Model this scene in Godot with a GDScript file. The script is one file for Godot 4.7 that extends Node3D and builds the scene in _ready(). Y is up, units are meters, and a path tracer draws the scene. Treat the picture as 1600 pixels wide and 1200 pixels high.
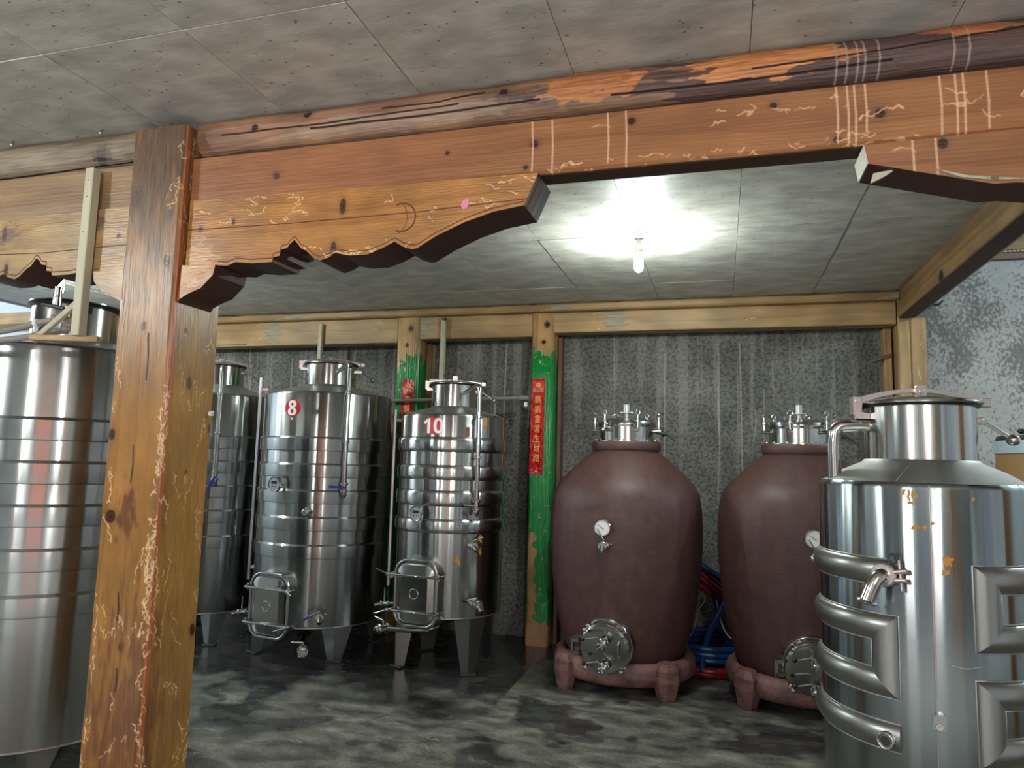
extends Node3D
# A winery room: steel tanks, clay jars, carved timber frame. Metres, y up, x along the big beam, -z towards the back wall.

var M := {}          # materials by name
var used := {}       # taken names
var rng := RandomNumberGenerator.new()

# ------------------------------------------------------------------ geometry
class Geo:
	var v := PackedVector3Array()
	var n := PackedVector3Array()
	var t := PackedVector2Array()

	func tri(a, b, c, na, nb, nc, ua, ub, uc):
		if (b - a).cross(c - a).dot(na + nb + nc) > 0.0:
			v.append_array([a, c, b]); n.append_array([na, nc, nb]); t.append_array([ua, uc, ub])
		else:
			v.append_array([a, b, c]); n.append_array([na, nb, nc]); t.append_array([ua, ub, uc])

	func quad(a, b, c, d, na, nb, nc, nd, ua, ub, uc, ud):
		tri(a, b, c, na, nb, nc, ua, ub, uc)
		tri(a, c, d, na, nc, nd, ua, uc, ud)

	func mesh() -> ArrayMesh:
		var arr = []
		arr.resize(Mesh.ARRAY_MAX)
		arr[Mesh.ARRAY_VERTEX] = v
		arr[Mesh.ARRAY_NORMAL] = n
		arr[Mesh.ARRAY_TEX_UV] = t
		var m = ArrayMesh.new()
		m.add_surface_from_arrays(Mesh.PRIMITIVE_TRIANGLES, arr)
		return m

	func moved(xf: Transform3D) -> Geo:
		for i in v.size():
			v[i] = xf * v[i]
			n[i] = (xf.basis * n[i]).normalized()
		return self

	func add(g: Geo) -> Geo:
		v.append_array(g.v); n.append_array(g.n); t.append_array(g.t)
		return self

	# a closed outline (A right, B up) drawn out along L; uv: u along the length, v round the outline
	func extrude(poly: PackedVector2Array, o: Vector3, L: Vector3, A: Vector3, B: Vector3, l0: float, l1: float, nseg = 1, uvs = Vector4(0, 1, 0, 1), smooth = 25.0, wob = 0.0, sd = 0) -> Geo:
		var m = poly.size()
		var cw = Geometry2D.is_polygon_clockwise(poly)
		var en = []
		var per = [0.0]
		for i in m:
			var d = (poly[(i + 1) % m] - poly[i])
			var q = Vector2(d.y, -d.x).normalized()
			# outward for a counter-clockwise outline in a y-up plane
			en.append(q if not cw else -q)
			per.append(per[i] + d.length())
		# Godot calls an outline clockwise in its y-down plane: settle the sign by the centroid-free test
		var area = 0.0
		for i in m:
			area += poly[i].x * poly[(i + 1) % m].y - poly[(i + 1) % m].x * poly[i].y
		for i in m:
			var d = (poly[(i + 1) % m] - poly[i])
			en[i] = (Vector2(d.y, -d.x) * signf(area)).normalized()
		var noise = FastNoiseLite.new()
		noise.seed = sd
		noise.frequency = 1.6
		var P = func(i, k):
			var l = lerpf(l0, l1, float(k) / nseg)
			var p2 = poly[i % m]
			if wob > 0.0:
				var w = noise.get_noise_3d(l * 2.0, p2.x * 9.0, p2.y * 9.0) * wob
				p2 = p2 + (en[i % m] + en[(i + m - 1) % m]).normalized() * w
			return o + L * l + A * p2.x + B * p2.y
		for k in nseg:
			var la = lerpf(l0, l1, float(k) / nseg)
			var lb = lerpf(l0, l1, float(k + 1) / nseg)
			for i in m:
				var e = en[i]
				var pa = e
				var pb = e
				var ep = en[(i + m - 1) % m]
				var ex = en[(i + 1) % m]
				if rad_to_deg(acos(clampf(e.dot(ep), -1, 1))) < smooth: pa = (e + ep).normalized()
				if rad_to_deg(acos(clampf(e.dot(ex), -1, 1))) < smooth: pb = (e + ex).normalized()
				var na = A * pa.x + B * pa.y
				var nb = A * pb.x + B * pb.y
				var ua = uvs.x + la * uvs.y
				var ub = uvs.x + lb * uvs.y
				var va = uvs.z + per[i] * uvs.w
				var vb = uvs.z + per[i + 1] * uvs.w
				quad(P.call(i, k), P.call(i, k + 1), P.call(i + 1, k + 1), P.call(i + 1, k), na, na, nb, nb, Vector2(ua, va), Vector2(ub, va), Vector2(ub, vb), Vector2(ua, vb))
		var idx = Geometry2D.triangulate_polygon(poly)
		for i in range(0, idx.size(), 3):
			for s in [0, nseg]:
				var nn = -L if s == 0 else L
				var q = []
				for j in 3: q.append(poly[idx[i + j]])
				tri(P.call(idx[i], s), P.call(idx[i + 1], s), P.call(idx[i + 2], s), nn, nn, nn, Vector2(q[0].x * uvs.w, q[0].y * uvs.w), Vector2(q[1].x * uvs.w, q[1].y * uvs.w), Vector2(q[2].x * uvs.w, q[2].y * uvs.w))
		return self

	# box from a to b with cut edges; the grain (u) runs along axis ax, the outline starts at the top of the +z (or +z/-x) face
	func beam(a: Vector3, b: Vector3, ax: int, ch = 0.006, uvs = Vector4(0, 1, 0, 1), nseg = 1, wob = 0.0, sd = 0) -> Geo:
		var L = [Vector3.RIGHT, Vector3.UP, Vector3.BACK][ax]
		var A: Vector3
		var B: Vector3
		var p = PackedVector2Array()
		var lo: Vector2
		var hi: Vector2
		if ax == 0:   # outline in (z, y): front face top to bottom, underside, back, top
			A = Vector3.BACK; B = Vector3.UP
			lo = Vector2(a.z, a.y); hi = Vector2(b.z, b.y)
			p = PackedVector2Array([Vector2(hi.x, hi.y - ch), Vector2(hi.x, lo.y + ch), Vector2(hi.x - ch, lo.y), Vector2(lo.x + ch, lo.y), Vector2(lo.x, lo.y + ch), Vector2(lo.x, hi.y - ch), Vector2(lo.x + ch, hi.y), Vector2(hi.x - ch, hi.y)])
		elif ax == 1: # outline in (x, z): front face left to right, right face, back, left
			A = Vector3.RIGHT; B = Vector3.BACK
			lo = Vector2(a.x, a.z); hi = Vector2(b.x, b.z)
			p = PackedVector2Array([Vector2(lo.x + ch, hi.y), Vector2(hi.x - ch, hi.y), Vector2(hi.x, hi.y - ch), Vector2(hi.x, lo.y + ch), Vector2(hi.x - ch, lo.y), Vector2(lo.x + ch, lo.y), Vector2(lo.x, lo.y + ch), Vector2(lo.x, hi.y - ch)])
		else:         # outline in (x, y): left face top to bottom, underside, right, top
			A = Vector3.RIGHT; B = Vector3.UP
			lo = Vector2(a.x, a.y); hi = Vector2(b.x, b.y)
			p = PackedVector2Array([Vector2(lo.x, hi.y - ch), Vector2(lo.x, lo.y + ch), Vector2(lo.x + ch, lo.y), Vector2(hi.x - ch, lo.y), Vector2(hi.x, lo.y + ch), Vector2(hi.x, hi.y - ch), Vector2(hi.x - ch, hi.y), Vector2(lo.x + ch, hi.y)])
		return extrude(p, Vector3.ZERO, L, A, B, a[ax], b[ax], nseg, uvs, 20.0, wob, sd)

	# turned shape about y; angle 0 faces +z and grows towards +x
	func lathe(prof: Array, seg = 48, a0 = 0.0, a1 = TAU, sharp = 35.0, urep = 1.0) -> Geo:
		var m = prof.size()
		var sn = []
		var len = [0.0]
		for i in m - 1:
			var d: Vector2 = prof[i + 1] - prof[i]
			sn.append(Vector2(d.y, -d.x).normalized())
			len.append(len[i] + d.length())
		# profiles run bottom to top on the outside, so the outward normal is (dy, -dr)
		for i in m - 1:
			var pa: Vector2 = sn[i]
			var pb: Vector2 = sn[i]
			if i > 0 and rad_to_deg(acos(clampf(sn[i].dot(sn[i - 1]), -1, 1))) < sharp: pa = (sn[i] + sn[i - 1]).normalized()
			if i < m - 2 and rad_to_deg(acos(clampf(sn[i].dot(sn[i + 1]), -1, 1))) < sharp: pb = (sn[i] + sn[i + 1]).normalized()
			for k in seg:
				var t0 = lerpf(a0, a1, float(k) / seg)
				var t1 = lerpf(a0, a1, float(k + 1) / seg)
				var d0 = Vector3(sin(t0), 0, cos(t0))
				var d1 = Vector3(sin(t1), 0, cos(t1))
				var p: Vector2 = prof[i]
				var q: Vector2 = prof[i + 1]
				var u0 = t0 / TAU * urep
				var u1 = t1 / TAU * urep
				var A = d0 * p.x + Vector3.UP * p.y
				var B = d1 * p.x + Vector3.UP * p.y
				var C = d1 * q.x + Vector3.UP * q.y
				var D = d0 * q.x + Vector3.UP * q.y
				var nA = d0 * pa.x + Vector3.UP * pa.y
				var nB = d1 * pa.x + Vector3.UP * pa.y
				var nC = d1 * pb.x + Vector3.UP * pb.y
				var nD = d0 * pb.x + Vector3.UP * pb.y
				if p.x < 1e-5:
					tri(A, C, D, nA, nC, nD, Vector2(u0, len[i]), Vector2(u1, len[i + 1]), Vector2(u0, len[i + 1]))
				elif q.x < 1e-5:
					tri(A, B, C, nA, nB, nC, Vector2(u0, len[i]), Vector2(u1, len[i]), Vector2(u1, len[i + 1]))
				else:
					quad(A, B, C, D, nA, nB, nC, nD, Vector2(u0, len[i]), Vector2(u1, len[i]), Vector2(u1, len[i + 1]), Vector2(u0, len[i + 1]))
		return self

	# round bar from p to q with small bevels at its ends
	func rod(p: Vector3, q: Vector3, r: float, r2 = -1.0, seg = 16, bev = 0.15) -> Geo:
		if r2 < 0.0: r2 = r
		var h = p.distance_to(q)
		var b = minf(r, r2) * bev
		var g = Geo.new()
		g.lathe([Vector2(0, 0), Vector2(r - b, 0), Vector2(r, b), Vector2(r2, h - b), Vector2(r2 - b, h), Vector2(0, h)], seg)
		var y = (q - p).normalized()
		var x = y.cross(Vector3.FORWARD if absf(y.z) < 0.9 else Vector3.RIGHT).normalized()
		g.moved(Transform3D(Basis(x, y, x.cross(y)), p))
		return add(g)

	# round hose or pipe along a smooth line through pts
	func tube(pts: Array, r: float, sides = 12, sub = 6, closed = false, cap = true) -> Geo:
		var line = []
		var m = pts.size()
		var last = m if closed else m - 1
		for i in last:
			for k in sub:
				var f = float(k) / sub
				var p0 = pts[(i - 1 + m) % m] if closed or i > 0 else pts[0] * 2.0 - pts[1]
				var p3 = pts[(i + 2) % m] if closed or i + 2 < m else pts[m - 1] * 2.0 - pts[m - 2]
				line.append(pts[i].cubic_interpolate(pts[(i + 1) % m], p0, p3, f))
		if not closed: line.append(pts[m - 1])
		var c = line.size()
		var tans = []
		for i in c:
			var a = line[(i - 1 + c) % c] if closed or i > 0 else line[0]
			var b = line[(i + 1) % c] if closed or i < c - 1 else line[c - 1]
			tans.append((b - a).normalized())
		var x: Vector3 = tans[0].cross(Vector3.UP if absf(tans[0].y) < 0.9 else Vector3.RIGHT).normalized()
		var rings = []
		var len = 0.0
		var ls = []
		for i in c:
			x = (x - tans[i] * x.dot(tans[i])).normalized()
			var y = tans[i].cross(x)
			var ring = []
			for s in sides:
				ring.append(x * cos(TAU * s / sides) + y * sin(TAU * s / sides))
			rings.append(ring)
			if i > 0: len += line[i].distance_to(line[i - 1])
			ls.append(len)
		for i in (c if closed else c - 1):
			var j = (i + 1) % c
			for s in sides:
				var s2 = (s + 1) % sides
				var a = rings[i][s]; var b = rings[i][s2]; var cc = rings[j][s2]; var d = rings[j][s]
				var la = ls[i]; var lb = ls[j] if j > 0 else len
				quad(line[i] + a * r, line[i] + b * r, line[j] + cc * r, line[j] + d * r, a, b, cc, d, Vector2(la, float(s) / sides), Vector2(la, float(s + 1) / sides), Vector2(lb, float(s + 1) / sides), Vector2(lb, float(s) / sides))
		if not closed and cap:
			for e in [0, c - 1]:
				var nn = -tans[0] if e == 0 else tans[c - 1]
				for s in sides:
					tri(line[e], line[e] + rings[e][s] * r, line[e] + rings[e][(s + 1) % sides] * r, nn, nn, nn, Vector2.ZERO, Vector2.ZERO, Vector2.ZERO)
		return self

	func ball(c: Vector3, r: Vector3, seg = 16) -> Geo:
		var prof = []
		for i in seg / 2 + 1:
			var a = PI * i / (seg / 2) - PI / 2
			prof.append(Vector2(maxf(cos(a), 0.0), sin(a)))
		prof[0].x = 0.0
		prof[seg / 2].x = 0.0
		var g = Geo.new()
		g.lathe(prof, seg, 0, TAU, 60)
		for i in g.v.size():
			g.n[i] = (g.v[i] / r).normalized()
			g.v[i] = g.v[i] * r + c
		return add(g)

	# flat outline in the xy plane of xf, thickness d along its z
	func plate(poly: PackedVector2Array, d: float, xf = Transform3D(), uvs = Vector4(0, 1, 0, 1), smooth = 25.0) -> Geo:
		var g = Geo.new()
		g.extrude(poly, Vector3.ZERO, Vector3.BACK, Vector3.RIGHT, Vector3.UP, 0.0, d, 1, uvs, smooth)
		g.moved(xf)
		return add(g)

	# raised welded bead on a cylinder: path of (angle in degrees, height), mitred corners
	func bead(path: Array, R: float, hw: float, bump: float, cap0 = false, cap1 = false) -> Geo:
		var pts = []
		for p in path: pts.append(Vector2(deg_to_rad(p.x) * R, p.y))
		var c = pts.size()
		var mit = []
		for i in c:
			var d0 = (pts[i] - pts[i - 1]).normalized() if i > 0 else (pts[1] - pts[0]).normalized()
			var d1 = (pts[i + 1] - pts[i]).normalized() if i < c - 1 else d0
			var n0 = Vector2(-d0.y, d0.x); var n1 = Vector2(-d1.y, d1.x)
			var mm = (n0 + n1).normalized()
			mit.append(mm / maxf(mm.dot(n0), 0.3))
		var K = 10
		var at = func(s, w, q):
			var p = s + q * w * hw
			var hgt = bump * pow(maxf(0.0, 1.0 - w * w), 0.6) - 0.002
			var a = p.x / R
			return Vector3(sin(a) * (R + hgt), p.y, cos(a) * (R + hgt))
		for i in c - 1:
			var ns = maxi(1, int(pts[i].distance_to(pts[i + 1]) / 0.03))
			for k in ns:
				var s0 = pts[i].lerp(pts[i + 1], float(k) / ns); var s1 = pts[i].lerp(pts[i + 1], float(k + 1) / ns)
				var q0 = mit[i].lerp(mit[i + 1], float(k) / ns); var q1 = mit[i].lerp(mit[i + 1], float(k + 1) / ns)
				for j in K:
					var w0 = -1.0 + 2.0 * j / K; var w1 = -1.0 + 2.0 * (j + 1) / K
					var A = at.call(s0, w0, q0); var B = at.call(s1, w0, q1); var C = at.call(s1, w1, q1); var D = at.call(s0, w1, q0)
					var o = A.cross(Vector3.UP).cross(Vector3.UP) * -1.0
					var fn = func(s, w, q):
						var e = 0.02
						var tw = at.call(s, clampf(w + e, -1, 1), q) - at.call(s, clampf(w - e, -1, 1), q)
						var d = (s1 - s0)
						var ts = at.call(s + d * 0.1, w, q) - at.call(s - d * 0.1, w, q)
						var nn = tw.cross(ts).normalized()
						return nn if nn.dot(Vector3(A.x, 0, A.z)) > 0 else -nn
					quad(A, B, C, D, fn.call(s0, w0, q0), fn.call(s1, w0, q1), fn.call(s1, w1, q1), fn.call(s0, w1, q0), Vector2(s0.x, w0 * hw), Vector2(s1.x, w0 * hw), Vector2(s1.x, w1 * hw), Vector2(s0.x, w1 * hw))
		for e in [[cap0, 0], [cap1, c - 1]]:
			if e[0]:
				var s = pts[e[1]]
				var dirn = (pts[1] - pts[0]).normalized() if e[1] == 0 else (pts[c - 2] - pts[c - 1]).normalized()
				var a = s.x / R
				var nn = Vector3(cos(a), 0, -sin(a)) * -dirn.x + Vector3.UP * -dirn.y
				for j in K:
					var w0 = -1.0 + 2.0 * j / K; var w1 = -1.0 + 2.0 * (j + 1) / K
					var b = Vector3(sin(a) * (R - 0.004), s.y, cos(a) * (R - 0.004))
					tri(b, at.call(s, w0, mit[e[1]]), at.call(s, w1, mit[e[1]]), nn, nn, nn, Vector2.ZERO, Vector2.ZERO, Vector2.ZERO)
		return self

static func rounded(w: float, h: float, r: float, k = 6) -> PackedVector2Array:
	var p = PackedVector2Array()
	for c in [[1, 1, 0], [-1, 1, 1], [-1, -1, 2], [1, -1, 3]]:
		for i in k + 1:
			var a = PI / 2 * (c[2] + float(i) / k)
			p.append(Vector2(c[0] * (w / 2 - r), c[1] * (h / 2 - r)) + Vector2(cos(a), sin(a)) * r)
	return p

# ------------------------------------------------------------------ scene tree
func numbered(called: String) -> String:
	if not used.has(called):
		used[called] = 0
		return called
	used[called] += 1
	return "%s_%03d" % [called, used[called]]

func tag(o, label: String, category: String, group = ""):
	o.set_meta("label", label)
	o.set_meta("category", category)
	if group: o.set_meta("group", group)
	return o

func thing(called: String, label: String, category: String, at = Vector3.ZERO, turn = 0.0, group = "") -> Node3D:
	var o = Node3D.new()
	o.name = numbered(called)
	add_child(o)
	o.position = at
	o.rotation.y = turn
	return tag(o, label, category, group)

func part(called: String, g, mat, parent = null, xf = Transform3D()) -> MeshInstance3D:
	var o = MeshInstance3D.new()
	o.name = called if parent else numbered(called)
	o.mesh = g.mesh() if g is Geo else g
	o.material_override = mat
	(parent if parent else self).add_child(o, true)
	o.transform = xf
	return o

func struct(called: String, g, mat, parent = null) -> MeshInstance3D:
	var o = part(called, g, mat, parent)
	if not parent: o.set_meta("kind", "structure")
	return o

func G() -> Geo: return Geo.new()

# a frame on a cylinder wall: z points out, y up
func out_frame(a_deg: float, y: float, r: float) -> Transform3D:
	var a = deg_to_rad(a_deg)
	var z = Vector3(sin(a), 0, cos(a))
	return Transform3D(Basis(Vector3.UP.cross(z), Vector3.UP, z), z * r + Vector3.UP * y)

# ------------------------------------------------------------------ pictures of surfaces
func noise_img(w: int, h: int, freq: float, sd: int, sx = 1, sy = 1, octaves = 4) -> PackedByteArray:
	var f = FastNoiseLite.new()
	f.seed = sd
	f.frequency = freq
	f.noise_type = FastNoiseLite.TYPE_SIMPLEX_SMOOTH
	f.fractal_octaves = octaves
	var im = f.get_image(maxi(4, w / sx), maxi(4, h / sy), false, false, true)
	im.convert(Image.FORMAT_L8)
	if sx != 1 or sy != 1: im.resize(w, h, Image.INTERPOLATE_CUBIC)
	return im.get_data()

func seam_img(w: int, h: int, freq: float, sd: int, sx = 1, sy = 1, octaves = 4) -> PackedByteArray:
	var f = FastNoiseLite.new()
	f.seed = sd
	f.frequency = freq
	f.noise_type = FastNoiseLite.TYPE_SIMPLEX_SMOOTH
	f.fractal_octaves = octaves
	var im = f.get_seamless_image(maxi(4, w / sx), maxi(4, h / sy), false, false, 0.2, true)
	im.convert(Image.FORMAT_L8)
	if sx != 1 or sy != 1: im.resize(w, h, Image.INTERPOLATE_CUBIC)
	return im.get_data()

class Pic:
	var w: int
	var h: int
	var c: PackedFloat32Array   # r g b, sRGB 0..1
	var z: PackedFloat32Array   # relief 0..1
	func _init(w_: int, h_: int):
		w = w_; h = h_
		c.resize(w * h * 3)
		z.resize(w * h)
		z.fill(0.6)
	func dab(x: int, y: int, col: Color, a: float, dz = 0.0):
		if x < 0 or y < 0 or x >= w or y >= h: return
		var i = (y * w + x)
		c[i * 3] = lerpf(c[i * 3], col.r, a)
		c[i * 3 + 1] = lerpf(c[i * 3 + 1], col.g, a)
		c[i * 3 + 2] = lerpf(c[i * 3 + 2], col.b, a)
		z[i] = clampf(z[i] + dz * a, 0, 1)
	func spot(x: float, y: float, r: float, col: Color, a: float, dz = 0.0):
		for j in range(int(y - r) - 1, int(y + r) + 2):
			for i in range(int(x - r) - 1, int(x + r) + 2):
				var d = Vector2(i - x, j - y).length()
				if d < r + 0.5: dab(i, j, col, a * clampf(r + 0.5 - d, 0, 1), dz)
	func line(pts: Array, r: float, col: Color, a: float, dz = 0.0):
		for k in pts.size() - 1:
			var p: Vector2 = pts[k]
			var q: Vector2 = pts[k + 1]
			var ns = maxi(1, int(p.distance_to(q) / maxf(0.5, r * 0.7)))
			for i in ns + 1:
				var m = p.lerp(q, float(i) / ns)
				spot(m.x, m.y, r, col, a, dz / 2.0)
	func texture() -> ImageTexture:
		var b = PackedByteArray()
		b.resize(w * h * 3)
		for i in w * h * 3: b[i] = int(clampf(c[i], 0, 1) * 255.0)
		return ImageTexture.create_from_image(Image.create_from_data(w, h, false, Image.FORMAT_RGB8, b))
	func relief() -> ImageTexture:
		var b = PackedByteArray()
		b.resize(w * h)
		for i in w * h: b[i] = int(clampf(z[i], 0, 1) * 255.0)
		return ImageTexture.create_from_image(Image.create_from_data(w, h, false, Image.FORMAT_L8, b))

# planed or hewn timber, grain along x. knots: [x, y, rx, ry] in pixels
func wood(w: int, h: int, base: Color, dark: Color, sd: int, rings: float, knots: Array, fibre = 0.10, blotch = 0.16, stretch = 28, seam = false) -> Pic:
	var p = Pic.new(w, h)
	var low = seam_img(w, h, 0.012, sd, 10, 1, 3) if seam else noise_img(w, h, 0.012, sd, 10, 1, 3)
	var fib = seam_img(w, h, 0.22, sd + 1, stretch, 1, 3) if seam else noise_img(w, h, 0.22, sd + 1, stretch, 1, 3)
	var big = seam_img(w, h, 0.008, sd + 2, 2, 1, 3) if seam else noise_img(w, h, 0.008, sd + 2, 2, 1, 3)
	var disp = PackedFloat32Array()
	var core = PackedFloat32Array()
	disp.resize(w * h)
	core.resize(w * h)
	for k in knots:
		var R = 5.0
		for y in range(maxi(0, int(k[1] - k[3] * R)), mini(h, int(k[1] + k[3] * R))):
			for x in range(maxi(0, int(k[0] - k[2] * R * 1.6)), mini(w, int(k[0] + k[2] * R * 1.6))):
				var dx = (x - k[0]) / k[2]
				var dy = (y - k[1]) / k[3]
				var e = dx * dx * 0.35 + dy * dy * 0.6
				disp[y * w + x] += -dy * k[3] * exp(-e * 0.8) * 1.1
				var d2 = dx * dx + dy * dy
				core[y * w + x] = maxf(core[y * w + x], clampf(1.6 - d2 * 1.1, 0, 1) * (0.75 + 0.25 * sin(sqrt(d2) * 9.0)) + 0.35 * exp(-d2 * 0.45))
	for y in h:
		for x in w:
			var i = y * w + x
			var q = (y + disp[i]) / h + (low[i] - 128) / 128.0 * 0.10
			var r = fposmod(q * rings, 1.0)
			r = r * r * (1.0 - smoothstep(0.88, 1.0, r))
			var f = (fib[i] - 128) / 128.0
			var m = clampf(r * 0.62 + f * fibre * 2.5 + 0.1, 0, 1)
			var g = 1.0 + (big[i] - 128) / 128.0 * blotch + f * fibre
			var kk = core[i]
			p.c[i * 3] = lerpf(lerpf(base.r, dark.r, m) * g, dark.r * 0.38, kk)
			p.c[i * 3 + 1] = lerpf(lerpf(base.g, dark.g, m) * g, dark.g * 0.33, kk)
			p.c[i * 3 + 2] = lerpf(lerpf(base.b, dark.b, m) * g, dark.b * 0.36, kk)
			p.z[i] = clampf(0.6 + f * 0.16 - r * 0.12 - kk * 0.15, 0, 1)
	return p

# curling pale scratches where bark beetles ate under the bark
func squiggles(p: Pic, n: int, x0: float, y0: float, x1: float, y1: float, col: Color, sd: int, vert: bool, len = 60.0, wd = 1.6):
	var r = RandomNumberGenerator.new()
	r.seed = sd
	for k in n:
		var q = Vector2(r.randf_range(x0, x1), r.randf_range(y0, y1))
		var dirx = 1.0 if r.randf() < 0.5 else -1.0
		var left = len * r.randf_range(0.4, 1.3)
		var slope = r.randf_range(-0.3, 0.3)
		var sgn = 1.0
		while left > 0.0:
			var st = r.randf_range(2.5, 9.0)
			var a = slope + sgn * r.randf_range(0.0, 1.0)
			if r.randf() < 0.65: sgn = -sgn
			if r.randf() < 0.1: dirx = -dirx
			var nx = q + Vector2(cos(a) * dirx, sin(a)) * st
			if r.randf() < 0.84: p.line([q, nx], wd * r.randf_range(0.35, 0.85), col, r.randf_range(0.3, 0.85), -0.12)
			if r.randf() < 0.10: p.line([nx, nx + Vector2(r.randf_range(-6, 6), r.randf_range(-7, 7))], wd * r.randf_range(0.6, 1.5), col, r.randf_range(0.3, 0.7), -0.1)
			q = nx
			left -= st

# darker tint from row y0 down (undersides and backs)
func darken_rows(p: Pic, y0: int, col: Color):
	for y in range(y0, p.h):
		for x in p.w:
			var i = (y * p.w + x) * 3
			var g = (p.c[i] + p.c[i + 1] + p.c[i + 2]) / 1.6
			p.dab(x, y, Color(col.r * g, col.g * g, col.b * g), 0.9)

# a patch with a torn edge
func torn(p: Pic, cx: float, cy: float, rx: float, ry: float, col: Color, a: float, sd: int, rag = 0.5, grain = 8.0, dz = 0.0, soft = 0.08):
	var f = FastNoiseLite.new()
	f.seed = sd
	f.frequency = 0.02
	f.fractal_octaves = 4
	for y in range(maxi(0, int(cy - ry * 1.6)), mini(p.h, int(cy + ry * 1.6))):
		for x in range(maxi(0, int(cx - rx * 1.6)), mini(p.w, int(cx + rx * 1.6))):
			var d = Vector2((x - cx) / rx, (y - cy) / ry).length() + f.get_noise_2d(x * 8.0 / grain, y * 2.0) * rag * 1.6
			var e = 1.0 - smoothstep(1.0 - soft, 1.0, d)
			if e > 0.0:
				var g = 1.0 + f.get_noise_2d(x * 0.6 + 500, y * 9.0) * 0.35
				p.dab(x, y, Color(col.r * g, col.g * g, col.b * g), a * e, dz)

func mat_of(p: Pic, rough: float, relief: float, extra = {}) -> StandardMaterial3D:
	var m = StandardMaterial3D.new()
	m.albedo_texture = p.texture()
	m.roughness = rough
	m.texture_filter = BaseMaterial3D.TEXTURE_FILTER_LINEAR_WITH_MIPMAPS
	if relief > 0.0:
		m.heightmap_enabled = true
		m.heightmap_texture = p.relief()
		m.heightmap_scale = relief
	for k in extra: m.set(k, extra[k])
	return m

func flat(col: Color, rough = 0.5, metal = 0.0) -> StandardMaterial3D:
	var m = StandardMaterial3D.new()
	m.albedo_color = col
	m.roughness = rough
	m.metallic = metal
	return m

func steel(col: Color, rough: float, aniso: float, bump = 0.0, seed_ = 3) -> StandardMaterial3D:
	var m = flat(col, rough, 1.0)
	if aniso > 0.0:
		m.anisotropy_enabled = true
		m.anisotropy = -aniso
	if bump > 0.0:
		var w = 1024
		var h = 64
		var a = seam_img(w, h, 0.012, seed_, 1, 8, 3)
		var b = seam_img(w, h, 0.15, seed_ + 1, 16, 1, 2)
		var by = PackedByteArray()
		by.resize(w * h)
		for i in w * h: by[i] = clampi(int(128 + (a[i] - 128) * 0.9 + (b[i] - 128) * 0.04), 0, 255)
		m.heightmap_enabled = true
		m.heightmap_texture = ImageTexture.create_from_image(Image.create_from_data(w, h, false, Image.FORMAT_L8, by))
		m.heightmap_scale = bump
	return m

# ------------------------------------------------------------------ fittings
func loft(p0: PackedVector2Array, z0: float, p1: PackedVector2Array, z1: float, g: Geo) -> Geo:
	var m = p0.size()
	for i in m:
		var j = (i + 1) % m
		var a = Vector3(p0[i].x, p0[i].y, z0); var b = Vector3(p0[j].x, p0[j].y, z0)
		var c = Vector3(p1[j].x, p1[j].y, z1); var d = Vector3(p1[i].x, p1[i].y, z1)
		var nn = (b - a).cross(d - a).normalized()
		if nn.dot(Vector3(p0[i].x, p0[i].y, 0.3)) < 0: nn = -nn
		g.quad(a, b, c, d, nn, nn, nn, nn, p0[i], p0[j], p1[j], p1[i])
	return g

func cap(p: PackedVector2Array, z: float, g: Geo, back = false) -> Geo:
	var idx = Geometry2D.triangulate_polygon(p)
	var nn = Vector3.BACK if not back else Vector3.FORWARD
	for i in range(0, idx.size(), 3):
		var a = p[idx[i]]; var b = p[idx[i + 1]]; var c = p[idx[i + 2]]
		g.tri(Vector3(a.x, a.y, z), Vector3(b.x, b.y, z), Vector3(c.x, c.y, z), nn, nn, nn, a, b, c)
	return g

func ring_pts(p: PackedVector2Array, z: float) -> Array:
	var o = []
	for q in p: o.append(Vector3(q.x, q.y, z))
	return o

func lever(parent, p: Vector3, d: Vector3, len: float, mat, knob_mat, kr: float):
	var h = part("handle", G().rod(p, p + d * len, 0.006, 0.0045, 10), mat, parent)
	if kr > 0.0: part("knob", G().ball(p + d * (len + kr * 0.6), Vector3.ONE * kr, 12), knob_mat, parent)
	return h

# tri-clamp valve standing out along z
func valve(parent, called: String, xf: Transform3D, hand: Vector3, knob = true, s = 1.0, spout = Vector3(0, -0.6, 0.8)):
	var g = G()
	g.rod(Vector3(0, 0, -0.02), Vector3(0, 0, 0.05) * s, 0.014 * s)
	g.rod(Vector3(0, 0, 0.045) * s, Vector3(0, 0, 0.06) * s, 0.03 * s, 0.03 * s, 20)
	g.rod(Vector3(0, 0, 0.06) * s, Vector3(0, 0, 0.1) * s, 0.022 * s, 0.024 * s, 18)
	g.rod(Vector3(0, 0, 0.1) * s, Vector3(0, 0, 0.115) * s, 0.032 * s, 0.032 * s, 20)
	var e = Vector3(0, 0, 0.112) * s
	g.rod(e, e + spout.normalized() * 0.05 * s, 0.016 * s, 0.019 * s)
	g.rod(Vector3(0.03, 0.012, 0.052) * s, Vector3(0.05, 0.012, 0.052) * s, 0.007 * s)
	g.rod(Vector3(0, 0, 0.08) * s, Vector3(0, 0.045, 0.08) * s, 0.008 * s)
	var v = part(called, g, M.chrome, parent, xf)
	lever(v, Vector3(0, 0.042, 0.08) * s, hand.normalized(), 0.085 * s, M.chrome, M.black, 0.012 * s if knob else 0.0)
	return v

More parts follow.
